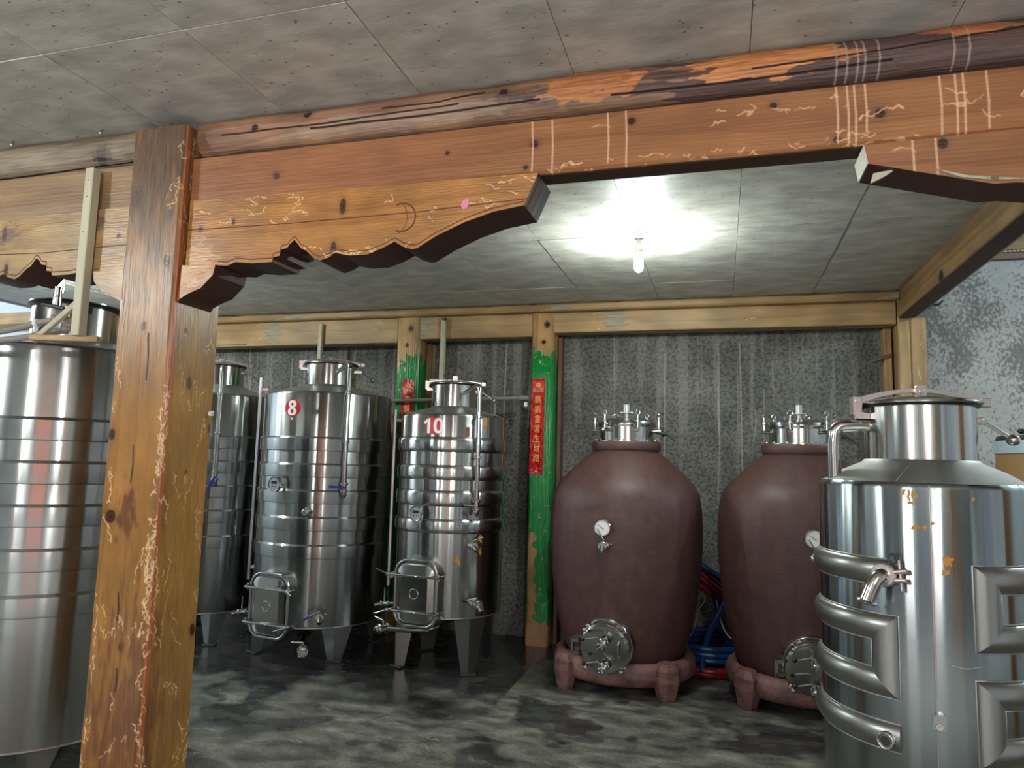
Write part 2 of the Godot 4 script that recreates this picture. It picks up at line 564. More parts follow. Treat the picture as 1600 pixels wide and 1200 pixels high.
func gauge(parent, xf: Transform3D, digital: bool, s = 1.0):
	var g = G()
	g.rod(Vector3(0, 0, -0.02), Vector3(0, 0, 0.045) * s, 0.012 * s)
	g.lathe([Vector2(0, 0), Vector2(0.048, 0), Vector2(0.052, 0.004), Vector2(0.052, 0.024), Vector2(0.049, 0.028), Vector2(0.045, 0.026), Vector2(0.0445, 0.022), Vector2(0, 0.022)], 32)
	var q = G()
	q.lathe([Vector2(0, 0), Vector2(0.048, 0), Vector2(0.052, 0.004), Vector2(0.052, 0.024), Vector2(0.049, 0.028), Vector2(0.045, 0.026), Vector2(0.0445, 0.022), Vector2(0, 0.022)], 32)
	q.moved(Transform3D(Basis(Vector3.RIGHT, PI / 2).scaled(Vector3.ONE * s), Vector3(0, 0, 0.04) * s))
	var st = G()
	st.rod(Vector3(0, 0, -0.02), Vector3(0, 0, 0.045) * s, 0.012 * s)
	st.add(q)
	var b = part("thermometer", st, M.chrome, parent, xf)
	var fz = 0.0625 * s
	var face = G()
	face.rod(Vector3(0, 0, fz), Vector3(0, 0, fz + 0.002), 0.044 * s, -1, 28, 0.05)
	part("dial", face, M.dial if not digital else M.dial_grey, b)
	fz += 0.0022
	if digital:
		part("display", G().plate(rounded(0.048 * s, 0.02 * s, 0.002), 0.001, Transform3D(Basis(), Vector3(0, 0.012 * s, fz))), M.lcd, b)
		var segs = G()
		for k in 3: segs.plate(rounded(0.007 * s, 0.012 * s, 0.001), 0.0006, Transform3D(Basis(), Vector3((k - 1) * 0.012 * s, 0.012 * s, fz + 0.001)))
		part("reading", segs, M.lcd_ink, b)
		for k in [-1, 1]: part("button", G().rod(Vector3(k * 0.013 * s, -0.014 * s, fz), Vector3(k * 0.013 * s, -0.014 * s, fz + 0.002), 0.005 * s), M.dark_grey, b)
	else:
		var ticks = G()
		for k in 21:
			var a = deg_to_rad(-130 + 13 * k)
			var r0 = 0.034 if k % 5 == 0 else 0.037
			var d = Vector3(sin(a), cos(a), 0)
			ticks.plate(PackedVector2Array([Vector2(-0.0007, r0), Vector2(0.0007, r0), Vector2(0.0007, 0.041), Vector2(-0.0007, 0.041)]), 0.0005, Transform3D(Basis(Vector3.BACK, -a).scaled(Vector3(s, s, 1)), Vector3(0, 0, fz)))
		part("scale_marks", ticks, M.black, b)
		part("needle", G().plate(PackedVector2Array([Vector2(-0.002, -0.012), Vector2(0.002, -0.012), Vector2(0.0006, 0.034), Vector2(-0.0006, 0.034)]), 0.001, Transform3D(Basis(Vector3.BACK, deg_to_rad(55)).scaled(Vector3(s, s, 1)), Vector3(0, 0, fz + 0.001))), M.black, b)
	return b

func manway(parent, xf: Transform3D, w: float, h: float, right_handles: bool):
	var o = rounded(w, h, w * 0.28, 8)
	var inn = rounded(w * 0.86, h * 0.89, w * 0.22, 8)
	var g = G()
	loft(o, -0.14, o, 0.05, g)
	loft(o, 0.05, inn, 0.055, g)
	var m = part("manway", g, M.steel_plain, parent, xf)
	part("door_frame", G().tube(ring_pts(rounded(w * 0.97, h * 0.975, w * 0.27, 5), 0.058), 0.013, 10, 2, true), M.chrome, m)
	var d = G()
	var i2 = rounded(w * 0.62, h * 0.52, w * 0.05, 8)
	loft(inn, 0.052, inn, 0.066, d)
	loft(inn, 0.066, rounded(w * 0.8, h * 0.85, w * 0.2, 8), 0.07, d)
	loft(rounded(w * 0.8, h * 0.85, w * 0.2, 8), 0.07, i2, 0.085, d)
	cap(i2, 0.085, d)
	part("door_plate", d, M.chrome_soft, m)
	var tor = []
	for k in 16: tor.append(Vector3(cos(TAU * k / 16) * w * 0.1, sin(TAU * k / 16) * w * 0.1, 0.085))
	part("boss_ring", G().tube(tor, 0.005, 8, 1, true), M.chrome, m)
	var sg = 1.0 if right_handles else -1.0
	for y in [0.27, -0.27]:
		var yy = y * h
		part("clamp_bar", G().rod(Vector3(-sg * (w * 0.5 + 0.02), yy, 0.1), Vector3(sg * (w * 0.5 + 0.05), yy, 0.1), 0.008).rod(Vector3(-w * 0.1, yy, 0.085), Vector3(w * 0.1, yy, 0.104), 0.009), M.chrome, m)
		part("hinge_lug", G().rod(Vector3(-sg * (w * 0.5 + 0.015), yy - 0.022, 0.07), Vector3(-sg * (w * 0.5 + 0.015), yy + 0.022, 0.07), 0.012).rod(Vector3(-sg * (w * 0.5 + 0.015), yy, 0.0), Vector3(-sg * (w * 0.5 + 0.015), yy, 0.1), 0.01), M.chrome, m)
		var c = Vector3(sg * (w * 0.5 + 0.03), yy, 0.1)
		part("wing_nut", G().rod(c - Vector3(0, 0, 0.06), c + Vector3(0, 0, 0.03), 0.008).ball(c + Vector3(0, 0, 0.012), Vector3(0.016, 0.016, 0.014), 12).rod(c + Vector3(0, 0, 0.015), c + Vector3(-0.09, 0.035 if y > 0 else -0.03, 0.03), 0.0055).rod(c + Vector3(0, 0, 0.015), c + Vector3(0.05, -0.02 if y > 0 else 0.018, 0.025), 0.0055), M.chrome, m)
	return m

# patch lying on a cylinder wall; poly in metres round (angle a, height y)
func wrapped(poly: PackedVector2Array, a_deg: float, y: float, R: float) -> Geo:
	var g = G()
	var idx = Geometry2D.triangulate_polygon(poly)
	var f = func(p: Vector2):
		var a = deg_to_rad(a_deg) + p.x / R
		return [Vector3(sin(a) * R, y + p.y, cos(a) * R), Vector3(sin(a), 0, cos(a))]
	for i in range(0, idx.size(), 3):
		var a = f.call(poly[idx[i]]); var b = f.call(poly[idx[i + 1]]); var c = f.call(poly[idx[i + 2]])
		g.tri(a[0], b[0], c[0], a[1], b[1], c[1], poly[idx[i]], poly[idx[i + 1]], poly[idx[i + 2]])
	return g

func blob(rx: float, ry: float, sd: int, k = 18, rag = 0.35) -> PackedVector2Array:
	var r = RandomNumberGenerator.new()
	r.seed = sd
	var p = PackedVector2Array()
	for i in k:
		var a = TAU * i / k
		var m = maxf(0.25, 1.0 - r.randf() * rag * (1.7 if i % 3 == 0 else 1.0))
		p.append(Vector2(cos(a) * rx, sin(a) * ry) * m)
	return p

func number_sticker(parent, text: String, a: float, y: float, R: float, r: float):
	var g = G()
	for k in 36:
		for j in 4:
			var f = func(i, q):
				var p = Vector2(cos(TAU * i / 36.0), sin(TAU * i / 36.0)) * r * q / 4.0
				var an = deg_to_rad(a) + p.x / R
				return [Vector3(sin(an) * (R + 0.0015), y + p.y, cos(an) * (R + 0.0015)), Vector3(sin(an), 0, cos(an)), p]
			var A = f.call(k, j); var B = f.call(k + 1, j); var C = f.call(k + 1, j + 1); var D = f.call(k, j + 1)
			if j == 0: g.tri(A[0], C[0], D[0], A[1], C[1], D[1], A[2], C[2], D[2])
			else: g.quad(A[0], B[0], C[0], D[0], A[1], B[1], C[1], D[1], A[2], B[2], C[2], D[2])
	var s = part("number_sticker", g, M.red, parent)
	s.set_meta("label", "round red sticker with the white number %s" % text)
	var tm = TextMesh.new()
	var fo = SystemFont.new()
	fo.font_names = PackedStringArray(["Droid Sans"])
	fo.font_weight = 700
	tm.font = fo
	tm.text = text
	tm.font_size = 64
	tm.pixel_size = r * 2.35 / 64.0
	tm.depth = 0.0006
	var arr = tm.get_mesh_arrays()
	var vs: PackedVector3Array = arr[Mesh.ARRAY_VERTEX]
	var ns: PackedVector3Array = arr[Mesh.ARRAY_NORMAL]
	var bounds = AABB(vs[0], Vector3.ZERO)
	for p in vs: bounds = bounds.expand(p)
	var ctr = bounds.get_center()
	for i in vs.size():
		var p = vs[i] - ctr
		var an = deg_to_rad(a) + p.x / R
		var rr = R + 0.003 + p.z
		vs[i] = Vector3(sin(an) * rr, y + p.y, cos(an) * rr)
		ns[i] = Basis(Vector3.UP, an) * ns[i]
	arr[Mesh.ARRAY_VERTEX] = vs
	arr[Mesh.ARRAY_NORMAL] = ns
	arr[Mesh.ARRAY_TANGENT] = null
	var am = ArrayMesh.new()
	am.add_surface_from_arrays(Mesh.PRIMITIVE_TRIANGLES, arr)
	part("digits", am, M.white_print, s)
	part("sticker_tab", wrapped(rounded(0.014, 0.014, 0.002, 2), a, y - r - 0.016, R + 0.0012), M.white_print, s)

# lidded steel neck with its clamp arm, turned by turn degrees
func lid(t, nr: float, y: float, turn: float, thick = 1.0):
	part("gasket", G().lathe([Vector2(nr - 0.01, y - 0.004), Vector2(nr + 0.012, y - 0.004), Vector2(nr + 0.014, y), Vector2(nr + 0.012, y + 0.006), Vector2(nr - 0.01, y + 0.006)], 48), M.black, t)
	var l = part("lid", G().lathe([Vector2(nr - 0.01, y + 0.006), Vector2(nr + 0.018, y + 0.004), Vector2(nr + 0.022, y + 0.009), Vector2(nr + 0.02, y + 0.015), Vector2(nr + 0.006, y + 0.019), Vector2(nr * 0.75, y + 0.028), Vector2(nr * 0.4, y + 0.036), Vector2(0, y + 0.039)], 56), M.chrome_soft, t)
	var xf = Transform3D(Basis(Vector3.UP, deg_to_rad(turn)), Vector3(0, y, 0))
	var arm = PackedVector2Array()
	var K = 12
	for i in K + 1:
		var f = -1.0 + 2.0 * i / K
		arm.append(Vector2(f * (nr + 0.03), 0.03 + 0.032 * (1.0 - f * f) * thick))
	for i in K + 1:
		var f = 1.0 - 2.0 * i / K
		arm.append(Vector2(f * (nr + 0.03), 0.008 + 0.042 * (1.0 - f * f) * thick))
	var g = G().plate(arm, 0.03, Transform3D(Basis(), Vector3(0, 0, -0.015)))
	var a = part("lid_arm", g, M.bright, t, xf)
	part("pivot_lug", G().plate(rounded(0.035, 0.06, 0.01), 0.012, Transform3D(Basis(), Vector3(0, 0.045, 0.012))).rod(Vector3(0, 0.052, 0.02), Vector3(0, 0.052, 0.032), 0.008), M.bright, a)
	part("hinge", G().plate(PackedVector2Array([Vector2(-nr - 0.055, 0.03), Vector2(-nr - 0.055, -0.03), Vector2(-nr - 0.04, -0.045), Vector2(-nr, -0.045), Vector2(-nr, -0.028), Vector2(-nr - 0.028, -0.022), Vector2(-nr - 0.022, 0.03)]), 0.03, Transform3D(Basis(), Vector3(0, 0, -0.015))).rod(Vector3(-nr - 0.042, 0.016, -0.02), Vector3(-nr - 0.042, 0.016, 0.022), 0.007), M.bright, a)
	part("arm_end", G().beam(Vector3(nr + 0.036, 0.004, -0.015), Vector3(nr + 0.066, 0.036, 0.015), 0, 0.003), M.bright, a)
	var c = part("clamp_bolt", G().beam(Vector3(nr - 0.01, -0.055, -0.014), Vector3(nr + 0.045, -0.03, 0.014), 0, 0.003).rod(Vector3(nr + 0.03, -0.043, -0.022), Vector3(nr + 0.03, -0.043, 0.022), 0.008), M.bright, a)
	part("clamp_screw", G().rod(Vector3(nr + 0.045, -0.045, 0), Vector3(nr + 0.13, -0.1, 0.01), 0.007), M.chrome, a)
	part("clamp_knob", G().ball(Vector3(nr + 0.135, -0.105, 0.01), Vector3(0.022, 0.02, 0.022), 14), M.chrome, a)

func vent(t, nr: float, y_neck: float, R: float, y_end: float, a: float, blue_hand: Vector3, knob: bool):
	var an = deg_to_rad(a)
	var d = Vector3(sin(an), 0, cos(an))
	var o = d * (R + 0.05)
	var p = part("vent_pipe", G().tube([d * (nr - 0.01) + Vector3.UP * y_neck, d * (R * 0.5 + nr * 0.5) + Vector3.UP * (y_neck + 0.02), o * 0.94 + Vector3.UP * (y_neck + 0.035), o + Vector3.UP * (y_neck + 0.0), o + Vector3.UP * (y_neck - 0.06), o + Vector3.UP * (y_end + 0.3), o + Vector3.UP * y_end], 0.017, 14, 5), M.chrome, t)
	for yy in [y_neck - 0.19, y_end + 0.3]:
		part("pipe_clip", G().rod(d * (R - 0.01) + Vector3.UP * yy, o + d * 0.03 + Vector3.UP * yy, 0.008).rod(o + Vector3.UP * (yy - 0.012), o + Vector3.UP * (yy + 0.012), 0.025), M.chrome, p)
	var b = part("drain_valve", G().rod(o + Vector3.UP * (y_end - 0.09), o + Vector3.UP * (y_end + 0.01), 0.02).rod(o + Vector3.UP * (y_end - 0.02), o + Vector3.UP * (y_end + 0.0), 0.03).rod(o + Vector3.UP * (y_end - 0.075), o + Vector3.UP * (y_end - 0.055), 0.03).rod(o + Vector3.UP * (y_end - 0.115), o + Vector3.UP * (y_end - 0.085), 0.015, 0.024), M.chrome, p)
	var q = o + Vector3.UP * (y_end - 0.04)
	var hd = blue_hand.normalized()
	if knob:
		lever(p, q + d * 0.02, hd, 0.1, M.chrome, M.black, 0.014)
	else:
		part("lever", G().plate(rounded(0.12, 0.02, 0.008), 0.008, Transform3D(Basis(hd, d.cross(hd), d), q + d * 0.03 + hd * 0.06)), M.blue, p)

func level_tube(t, R: float, a: float, y0: float, y1: float):
	var an = deg_to_rad(a)
	var d = Vector3(sin(an), 0, cos(an))
	var xf = Transform3D(Basis(Vector3.UP, an), d * (R + 0.045))
	var p = part("level_tube", G().beam(Vector3(-0.013, y0, -0.011), Vector3(0.013, y1, 0.011), 1, 0.004), M.steel_pale, t, xf)
	for f in [0.06, 0.94]:
		var y = lerpf(y0, y1, f)
		part("tube_clip", G().beam(Vector3(-0.008, y - 0.012, -0.06), Vector3(0.008, y + 0.012, -0.005), 2, 0.002), M.pink_metal, p)

func leg(t, a: float, R: float, h: float, w = 0.1):
	var top = [Vector3(0, h, 0.0), Vector3(-w, h, -w * 0.75), Vector3(w, h, -w * 0.75)]
	var k = 0.42
	var bot = [Vector3(0, 0.012, -0.012), Vector3(-w * k, 0.012, -w * k * 0.8 - 0.012), Vector3(w * k, 0.012, -w * k * 0.8 - 0.012)]
	var g = G()
	for i in 3:
		var j = (i + 1) % 3
		var nn = (top[j] - top[i]).cross(bot[i] - top[i]).normalized()
		var mid = (top[0] + top[1] + top[2]) / 3.0
		if nn.dot((top[i] + top[j]) * 0.5 - mid) < 0: nn = -nn
		g.quad(top[i], top[j], bot[j], bot[i], nn, nn, nn, nn, Vector2(0, 0), Vector2(0.2, 0), Vector2(0.2, 0.3), Vector2(0, 0.3))
	g.tri(bot[0], bot[1], bot[2], Vector3.DOWN, Vector3.DOWN, Vector3.DOWN, Vector2.ZERO, Vector2.ZERO, Vector2.ZERO)
	g.tri(top[0], top[1], top[2], Vector3.UP, Vector3.UP, Vector3.UP, Vector2.ZERO, Vector2.ZERO, Vector2.ZERO)
	var an = deg_to_rad(a)
	var l = part("leg", g, M.steel_plain, t, Transform3D(Basis(Vector3.UP, an * (0.45 if absf(a) < 90.0 or a > 300.0 else 1.0) if a < 300.0 else deg_to_rad(a - 360.0) * 0.45), Vector3(sin(an), 0, cos(an)) * R))
	part("foot", G().beam(Vector3(-w * k - 0.004, 0, -w * k - 0.016), Vector3(w * k + 0.004, 0.014, -0.004), 0, 0.003), M.dark_grey, l)

func tank_shell(t, p: Dictionary):
	var r: float = p.r
	var y0: float = p.y0
	var y1: float = p.y1
	part("body", G().lathe([Vector2(0, y0 - 0.05), Vector2(r * 0.6, y0 - 0.03), Vector2(r - 0.02, y0 - 0.004), Vector2(r - 0.002, y0 + 0.006), Vector2(r, y0 + 0.012), Vector2(r, y1 - 0.018), Vector2(r - 0.003, y1 - 0.007), Vector2(r - 0.01, y1)], 96, 0, TAU, 40), p.mat, t)
	part("bottom_weld", G().lathe([Vector2(r - 0.001, y0 + 0.004), Vector2(r + 0.003, y0 + 0.007), Vector2(r + 0.003, y0 + 0.011), Vector2(r - 0.001, y0 + 0.014)], 72), M.bright, t)
	part("shoulder", G().lathe([Vector2(r - 0.01, y1), Vector2(r - 0.025, y1 + 0.004), Vector2(lerpf(r, p.nr, 0.5), lerpf(y1, p.ny0, 0.52)), Vector2(p.nr + 0.012, p.ny0 - 0.003), Vector2(p.nr + 0.002, p.ny0 + 0.006)], 80, 0, TAU, 40), M.steel_top, t)
	part("neck", G().lathe([Vector2(p.nr, p.ny0), Vector2(p.nr, p.ny1)], 64), M.chrome_soft, t)
	for b in p.bands:
		var hi: float = b[0]
		var lo: float = b[1]
		var q = []
		if p.bulged:
			q = [Vector2(r - 0.002, lo), Vector2(r + 0.006, lo + 0.002), Vector2(r + 0.013, lo + 0.012), Vector2(r + 0.016, lo + 0.03), Vector2(r + 0.016, hi - 0.03), Vector2(r + 0.013, hi - 0.012), Vector2(r + 0.006, hi - 0.002), Vector2(r - 0.002, hi)]
		else:
			q = [Vector2(r - 0.002, lo + 0.002), Vector2(r + 0.004, lo), Vector2(r + 0.011, lo + 0.003), Vector2(r + 0.012, lo + 0.008), Vector2(r + 0.012, hi - 0.014), Vector2(r + 0.002, hi), Vector2(r - 0.002, hi)]
		part("jacket_band", G().lathe(q, 96, 0, TAU, 18 if not p.bulged else 50), p.mat, t)

# ------------------------------------------------------------------ surfaces
func make_materials():
	M.steel = steel(Color(0.66, 0.67, 0.67), 0.22, 0.9, 0.5, 5)
	M.steel_b = steel(Color(0.72, 0.73, 0.73), 0.20, 0.9, 0.5, 9)
	M.steel_dull = steel(Color(0.57, 0.60, 0.61), 0.20, 0.88, 0.5, 14)
	M.steel_plain = steel(Color(0.62, 0.62, 0.61), 0.33, 0.0)
	M.steel_top = steel(Color(0.74, 0.75, 0.74), 0.42, 0.0)
	M.steel_pale = steel(Color(0.72, 0.72, 0.72), 0.4, 0.0)
	M.chrome = steel(Color(0.75, 0.75, 0.74), 0.14, 0.0)
	M.chrome_soft = steel(Color(0.72, 0.72, 0.71), 0.16, 0.3)
	M.bright = steel(Color(0.85, 0.80, 0.79), 0.35, 0.0)
	M.pink_metal = flat(Color(0.8, 0.65, 0.64), 0.4)
	M.black = flat(Color(0.03, 0.03, 0.035), 0.4)
	M.dark_grey = flat(Color(0.16, 0.16, 0.17), 0.5)
	M.blue = flat(Color(0.10, 0.16, 0.55), 0.35)
	M.red = flat(Color(0.78, 0.07, 0.10), 0.35)
	M.white_print = flat(Color(0.93, 0.93, 0.93), 0.4)
	M.dial = flat(Color(0.88, 0.88, 0.88), 0.3)
	M.dial_grey = flat(Color(0.62, 0.64, 0.66), 0.35)
	M.lcd = flat(Color(0.20, 0.23, 0.21), 0.2)
	M.lcd_ink = flat(Color(0.05, 0.06, 0.06), 0.4)
	M.yellow = flat(Color(0.68, 0.46, 0.12), 0.6)
	M.pale_blue = flat(Color(0.66, 0.74, 0.78), 0.35, 0.2)  # sky reflection on the vessel's steel collar, painted as a flat tone
	M.plastic = flat(Color(0.52, 0.50, 0.47), 0.4)
	M.white_plastic = flat(Color(0.85, 0.85, 0.84), 0.4)
	M.brass = flat(Color(0.80, 0.62, 0.25), 0.3, 1.0)
	M.plaster_white = flat(Color(0.82, 0.85, 0.87), 0.9)
	M.red_hose = flat(Color(0.44, 0.05, 0.11), 0.35)
	M.blue_hose = flat(Color(0.02, 0.20, 0.40), 0.35)
	M.thread = flat(Color(0.66, 0.66, 0.64), 0.5)
	M.bare_plaster = flat(Color(0.72, 0.73, 0.73), 0.9)
	M.rear_wall = flat(Color(0.47, 0.50, 0.51), 0.9)

	# orange varnished pine of the big beam: 4.4 m long, outline 0.67 m
	var w = 2048
	var h = 320
	var px = w / 4.4
	var X = func(x): return (x + 2.05) * px
	var Vb = func(y): return (2.682 - y) * h / 0.67
	var kn = []
	for k in [[-1.63, 2.58, 0.014], [-0.61, 2.6, 0.013], [-0.93, 2.6, 0.008], [-0.64, 2.52, 0.008], [-0.28, 2.645, 0.012], [0.16, 2.645, 0.01], [0.46, 2.585, 0.014], [0.34, 2.515, 0.01], [1.2, 2.6, 0.013]]:
		kn.append([X.call(k[0]), Vb.call(k[1]), k[2] * px, k[2] * 1.0 * h / 0.67])
	var p = wood(w, h, Color(0.59, 0.395, 0.245), Color(0.49, 0.295, 0.165), 11, 5.0, kn, 0.07, 0.12)
	torn(p, X.call(-1.55), Vb.call(2.56), 420, 120, Color(0.58, 0.36, 0.25), 0.40, 3, 0.3, 20, 0.0, 0.7)
	squiggles(p, 20, X.call(-0.8), Vb.call(2.66), X.call(1.6), Vb.call(2.61), Color(0.84, 0.64, 0.47), 7, false, 26, 1.6)
	squiggles(p, 24, X.call(-0.6), Vb.call(2.53), X.call(0.7), Vb.call(2.49), Color(0.84, 0.66, 0.49), 8, false, 30, 1.6)
	squiggles(p, 8, X.call(0.3), Vb.call(2.62), X.call(0.9), Vb.call(2.54), Color(0.84, 0.66, 0.49), 9, false, 60, 1.7)
	for k in [-0.36, -0.30, -0.62, -0.55, 0.34, 0.37, 0.39, 0.42, 0.62, 0.66, 0.68, 0.74]:
		var xx = X.call(k)
		p.line([Vector2(xx, 0), Vector2(xx + 2, h * 0.14), Vector2(xx + 1, h * (0.22 + 0.1 * fposmod(k * 7.3, 1.0)))], 1.6, Color(0.86, 0.70, 0.58), 0.45)
	darken_rows(p, int(h * 0.207 / 0.67), Color(0.27, 0.16, 0.14))
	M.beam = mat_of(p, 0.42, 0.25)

	# log above it, bark half gone
	h = 288
	px = w / 4.4
	var Vl = func(y): return (2.846 - y) * h / 0.6
	kn = []
	for k in [[-1.52, 2.81, 0.016], [-1.75, 2.775, 0.014], [-0.73, 2.79, 0.014], [-0.58, 2.75, 0.011], [-0.3, 2.80, 0.017], [0.67, 2.785, 0.012]]:
		kn.append([X.call(k[0]), Vl.call(k[1]), k[2] * px, k[2] * h / 0.6 * 1.1])
	p = wood(w, h, Color(0.60, 0.46, 0.36), Color(0.45, 0.31, 0.23), 21, 7.0, kn, 0.12, 0.25)
	var bark = Color(0.31, 0.225, 0.21)
	torn(p, X.call(0.62), h * 0.17, 0.9 * px, h * 0.26, bark, 0.93, 31, 0.25, 26, 0.25)
	torn(p, X.call(-0.52), Vl.call(2.765), 0.2 * px, 16, Color(0.33, 0.27, 0.26), 0.8, 34, 0.5, 14, 0.15)
	torn(p, X.call(-1.1), Vl.call(2.74), 0.5 * px, 18, Color(0.60, 0.52, 0.46), 0.6, 35, 0.5, 18, 0.0)
	torn(p, X.call(0.13), Vl.call(2.80), 0.24 * px, 34, Color(0.74, 0.48, 0.29), 0.97, 36, 0.4, 14, -0.3)
	torn(p, X.call(0.72), Vl.call(2.82), 0.12 * px, 18, Color(0.66, 0.39, 0.24), 0.9, 37, 0.5, 12, -0.3)
	torn(p, X.call(-0.42), Vl.call(2.80), 0.16 * px, 40, Color(0.74, 0.47, 0.28), 0.8, 38, 0.45, 12, -0.2)
	for k in [[-1.9, 2.76, -0.9, 2.77], [-1.5, 2.745, -0.6, 2.75], [-0.35, 2.735, 0.5, 2.74], [0.1, 2.765, 0.9, 2.80], [-1.2, 2.79, -0.8, 2.80]]:
		p.line([Vector2(X.call(k[0]), Vl.call(k[1])), Vector2(X.call((k[0] + k[2]) / 2), Vl.call((k[1] + k[3]) / 2) + 3), Vector2(X.call(k[2]), Vl.call(k[3]))], 1.3, Color(0.12, 0.07, 0.06), 0.9, -0.6)
	for k in [0.34, 0.37, 0.40, 0.42, 0.46, 0.66, 0.70]:
		p.line([Vector2(X.call(k), 0), Vector2(X.call(k) + 3, h * 0.16), Vector2(X.call(k) + 1, h * 0.3)], 1.5, Color(0.62, 0.55, 0.52), 0.5)
	M.log = mat_of(p, 0.6, 0.8)
	kn = [[500, 40, 9, 8], [1300, 60, 8, 8], [1720, 52, 12, 11], [900, 30, 7, 7]]
	p = wood(w, h, Color(0.54, 0.48, 0.40), Color(0.42, 0.34, 0.27), 23, 7.0, kn, 0.14, 0.25)
	torn(p, 1500, 40, 420, 26, Color(0.56, 0.52, 0.46), 0.5, 41, 0.5, 22)
	p.line([Vector2(900, 95), Vector2(1400, 80), Vector2(2040, 70)], 1.4, Color(0.14, 0.10, 0.08), 0.9, -0.5)
	M.log_grey = mat_of(p, 0.65, 0.8)

	# left beam: pale amber
	p = wood(1024, 320, Color(0.58, 0.47, 0.34), Color(0.49, 0.37, 0.24), 25, 5.0, [[820, 46, 7, 6], [880, 88, 6, 6], [300, 60, 8, 7]], 0.08, 0.15)
	M.beam_pale = mat_of(p, 0.45, 0.25)

	# main post: 2.85 m tall (u), outline 1.06 m (v): front 0..0.26, right face 0.26..0.53
	w = 1536
	h = 572
	px = w / 2.85
	kn = []
	for k in [[2.5, 0.03, 0.04, 0.02], [2.24, 0.205, 0.026, 0.015], [1.98, 0.12, 0.02, 0.008], [1.25, 0.04, 0.026, 0.022], [0.78, 0.14, 0.018, 0.012], [1.56, 0.012, 0.022, 0.014], [1.77, 0.26 + 0.1, 0.024, 0.014], [1.97, 0.26 + 0.06, 0.014, 0.009], [1.6, 0.26 + 0.24, 0.02, 0.013], [0.8, 0.26 + 0.22, 0.024, 0.014], [1.42, 0.26 + 0.12, 0.012, 0.008]]:
		kn.append([k[0] * px, k[1] * h / 1.06, k[2] * px * 0.9, k[3] * h / 1.06])
	p = wood(w, h, Color(0.575, 0.41, 0.21), Color(0.48, 0.315, 0.125), 33, 7.0, kn, 0.08, 0.16)
	torn(p, 1500, 70, 420, 150, Color(0.35, 0.27, 0.21), 0.92, 51, 0.35, 22, 0.0, 0.7)
	torn(p, 1250, 210, 330, 90, Color(0.40, 0.31, 0.22), 0.5, 57, 0.4, 22, 0.0, 0.7)
	torn(p, 1260, 150, 130, 60, Color(0.55, 0.38, 0.24), 0.6, 52, 0.6, 16, 0.0, 0.7)
	torn(p, 1.27 * px, 60, 60, 34, Color(0.33, 0.19, 0.12), 0.7, 53, 0.6, 10, 0.0, 0.7)
	torn(p, 0.45 * px, 110, 330, 120, Color(0.40, 0.26, 0.18), 0.75, 54, 0.6, 16, 0.0, 0.7)
	torn(p, 1.3 * px, 210, 900, 90, Color(0.66, 0.52, 0.26), 0.35, 55, 0.3, 26, 0.0, 0.7)
	torn(p, 0.7 * px, 230, 300, 60, Color(0.52, 0.38, 0.22), 0.4, 56, 0.5, 22, 0.0, 0.7)
	# edge between the two faces: pinkish, chewed
	p.line([Vector2(0.0, 139), Vector2(1500, 139)], 7, Color(0.66, 0.36, 0.22), 0.55)
	var pale = Color(0.82, 0.70, 0.54)
	squiggles(p, 22, 0.2 * px, 118, 1.75 * px, 142, pale, 61, true, 90, 1.8)
	squiggles(p, 20, 0.9 * px, 118, 1.6 * px, 138, pale, 62, true, 100, 2.4)
	squiggles(p, 15, 0.9 * px, 165, 2.1 * px, 270, pale, 63, true, 110, 1.2)
	squiggles(p, 7, 0.1 * px, 160, 0.9 * px, 270, pale, 64, true, 80, 1.3)
	squiggles(p, 20, 0.1 * px, 266, 1.9 * px, 284, pale, 65, true, 90, 1.9)
	squiggles(p, 8, 0.1 * px, 10, 1.0 * px, 110, pale, 66, true, 90, 1.2)
	squiggles(p, 14, 0.1 * px, 2, 1.9 * px, 12, pale, 67, true, 80, 1.6)
	squiggles(p, 14, 2.3 * px, 110, 2.7 * px, 160, Color(0.80, 0.66, 0.46), 68, true, 60, 1.6)
	for k in [[1.86, 0.15, 0.09], [0.66, 0.13, 0.04], [0.92, 0.11, 0.05], [1.45, 0.12, 0.07]]:
		p.line([Vector2((k[0] - k[2]) * px, k[1] * 540), Vector2(k[0] * px, k[1] * 540 + 2), Vector2((k[0] + k[2]) * px, k[1] * 540 - 2)], 1.8, Color(0.20, 0.14, 0.07), 0.75, -0.5)
	M.post = mat_of(p, 0.36, 0.3)

	# pale rear timbers, tiling
	kn = []
	p = wood(1024, 256, Color(0.66, 0.54, 0.38), Color(0.54, 0.41, 0.25), 43, 5.0, kn, 0.07, 0.14, 28, true)
	for k in [[60, 100, 400, 92], [500, 120, 980, 96]]:
		p.line([Vector2(k[0], k[1]), Vector2((k[0] + k[2]) / 2, k[1] - 8), Vector2(k[2], k[3])], 1.2, Color(0.22, 0.14, 0.08), 0.8, -0.4)
	for q in [[420, 150, 20, 26], [700, 190, 16, 22], [260, 190, 14, 18], [150, 110, 16, 20], [900, 160, 14, 20]]:
		torn(p, q[0], q[1], q[2], q[3], Color(0.40, 0.28, 0.17), 0.75, q[0], 0.9, 5)
	squiggles(p, 14, 0, 10, 1000, 250, Color(0.84, 0.72, 0.52), 71, false, 40, 1.3)
	torn(p, 520, 30, 36, 60, Color(0.55, 0.53, 0.48), 0.7, 72, 0.4, 10)
	torn(p, 960, 130, 22, 46, Color(0.55, 0.53, 0.50), 0.7, 73, 0.4, 10)
	M.rear = mat_of(p, 0.5, 0.25)
	M.brown = mat_of(wood(512, 128, Color(0.40, 0.27, 0.20), Color(0.28, 0.18, 0.13), 47, 4.0, [[200, 50, 8, 8]], 0.08, 0.15, 28, true), 0.5, 0.25)
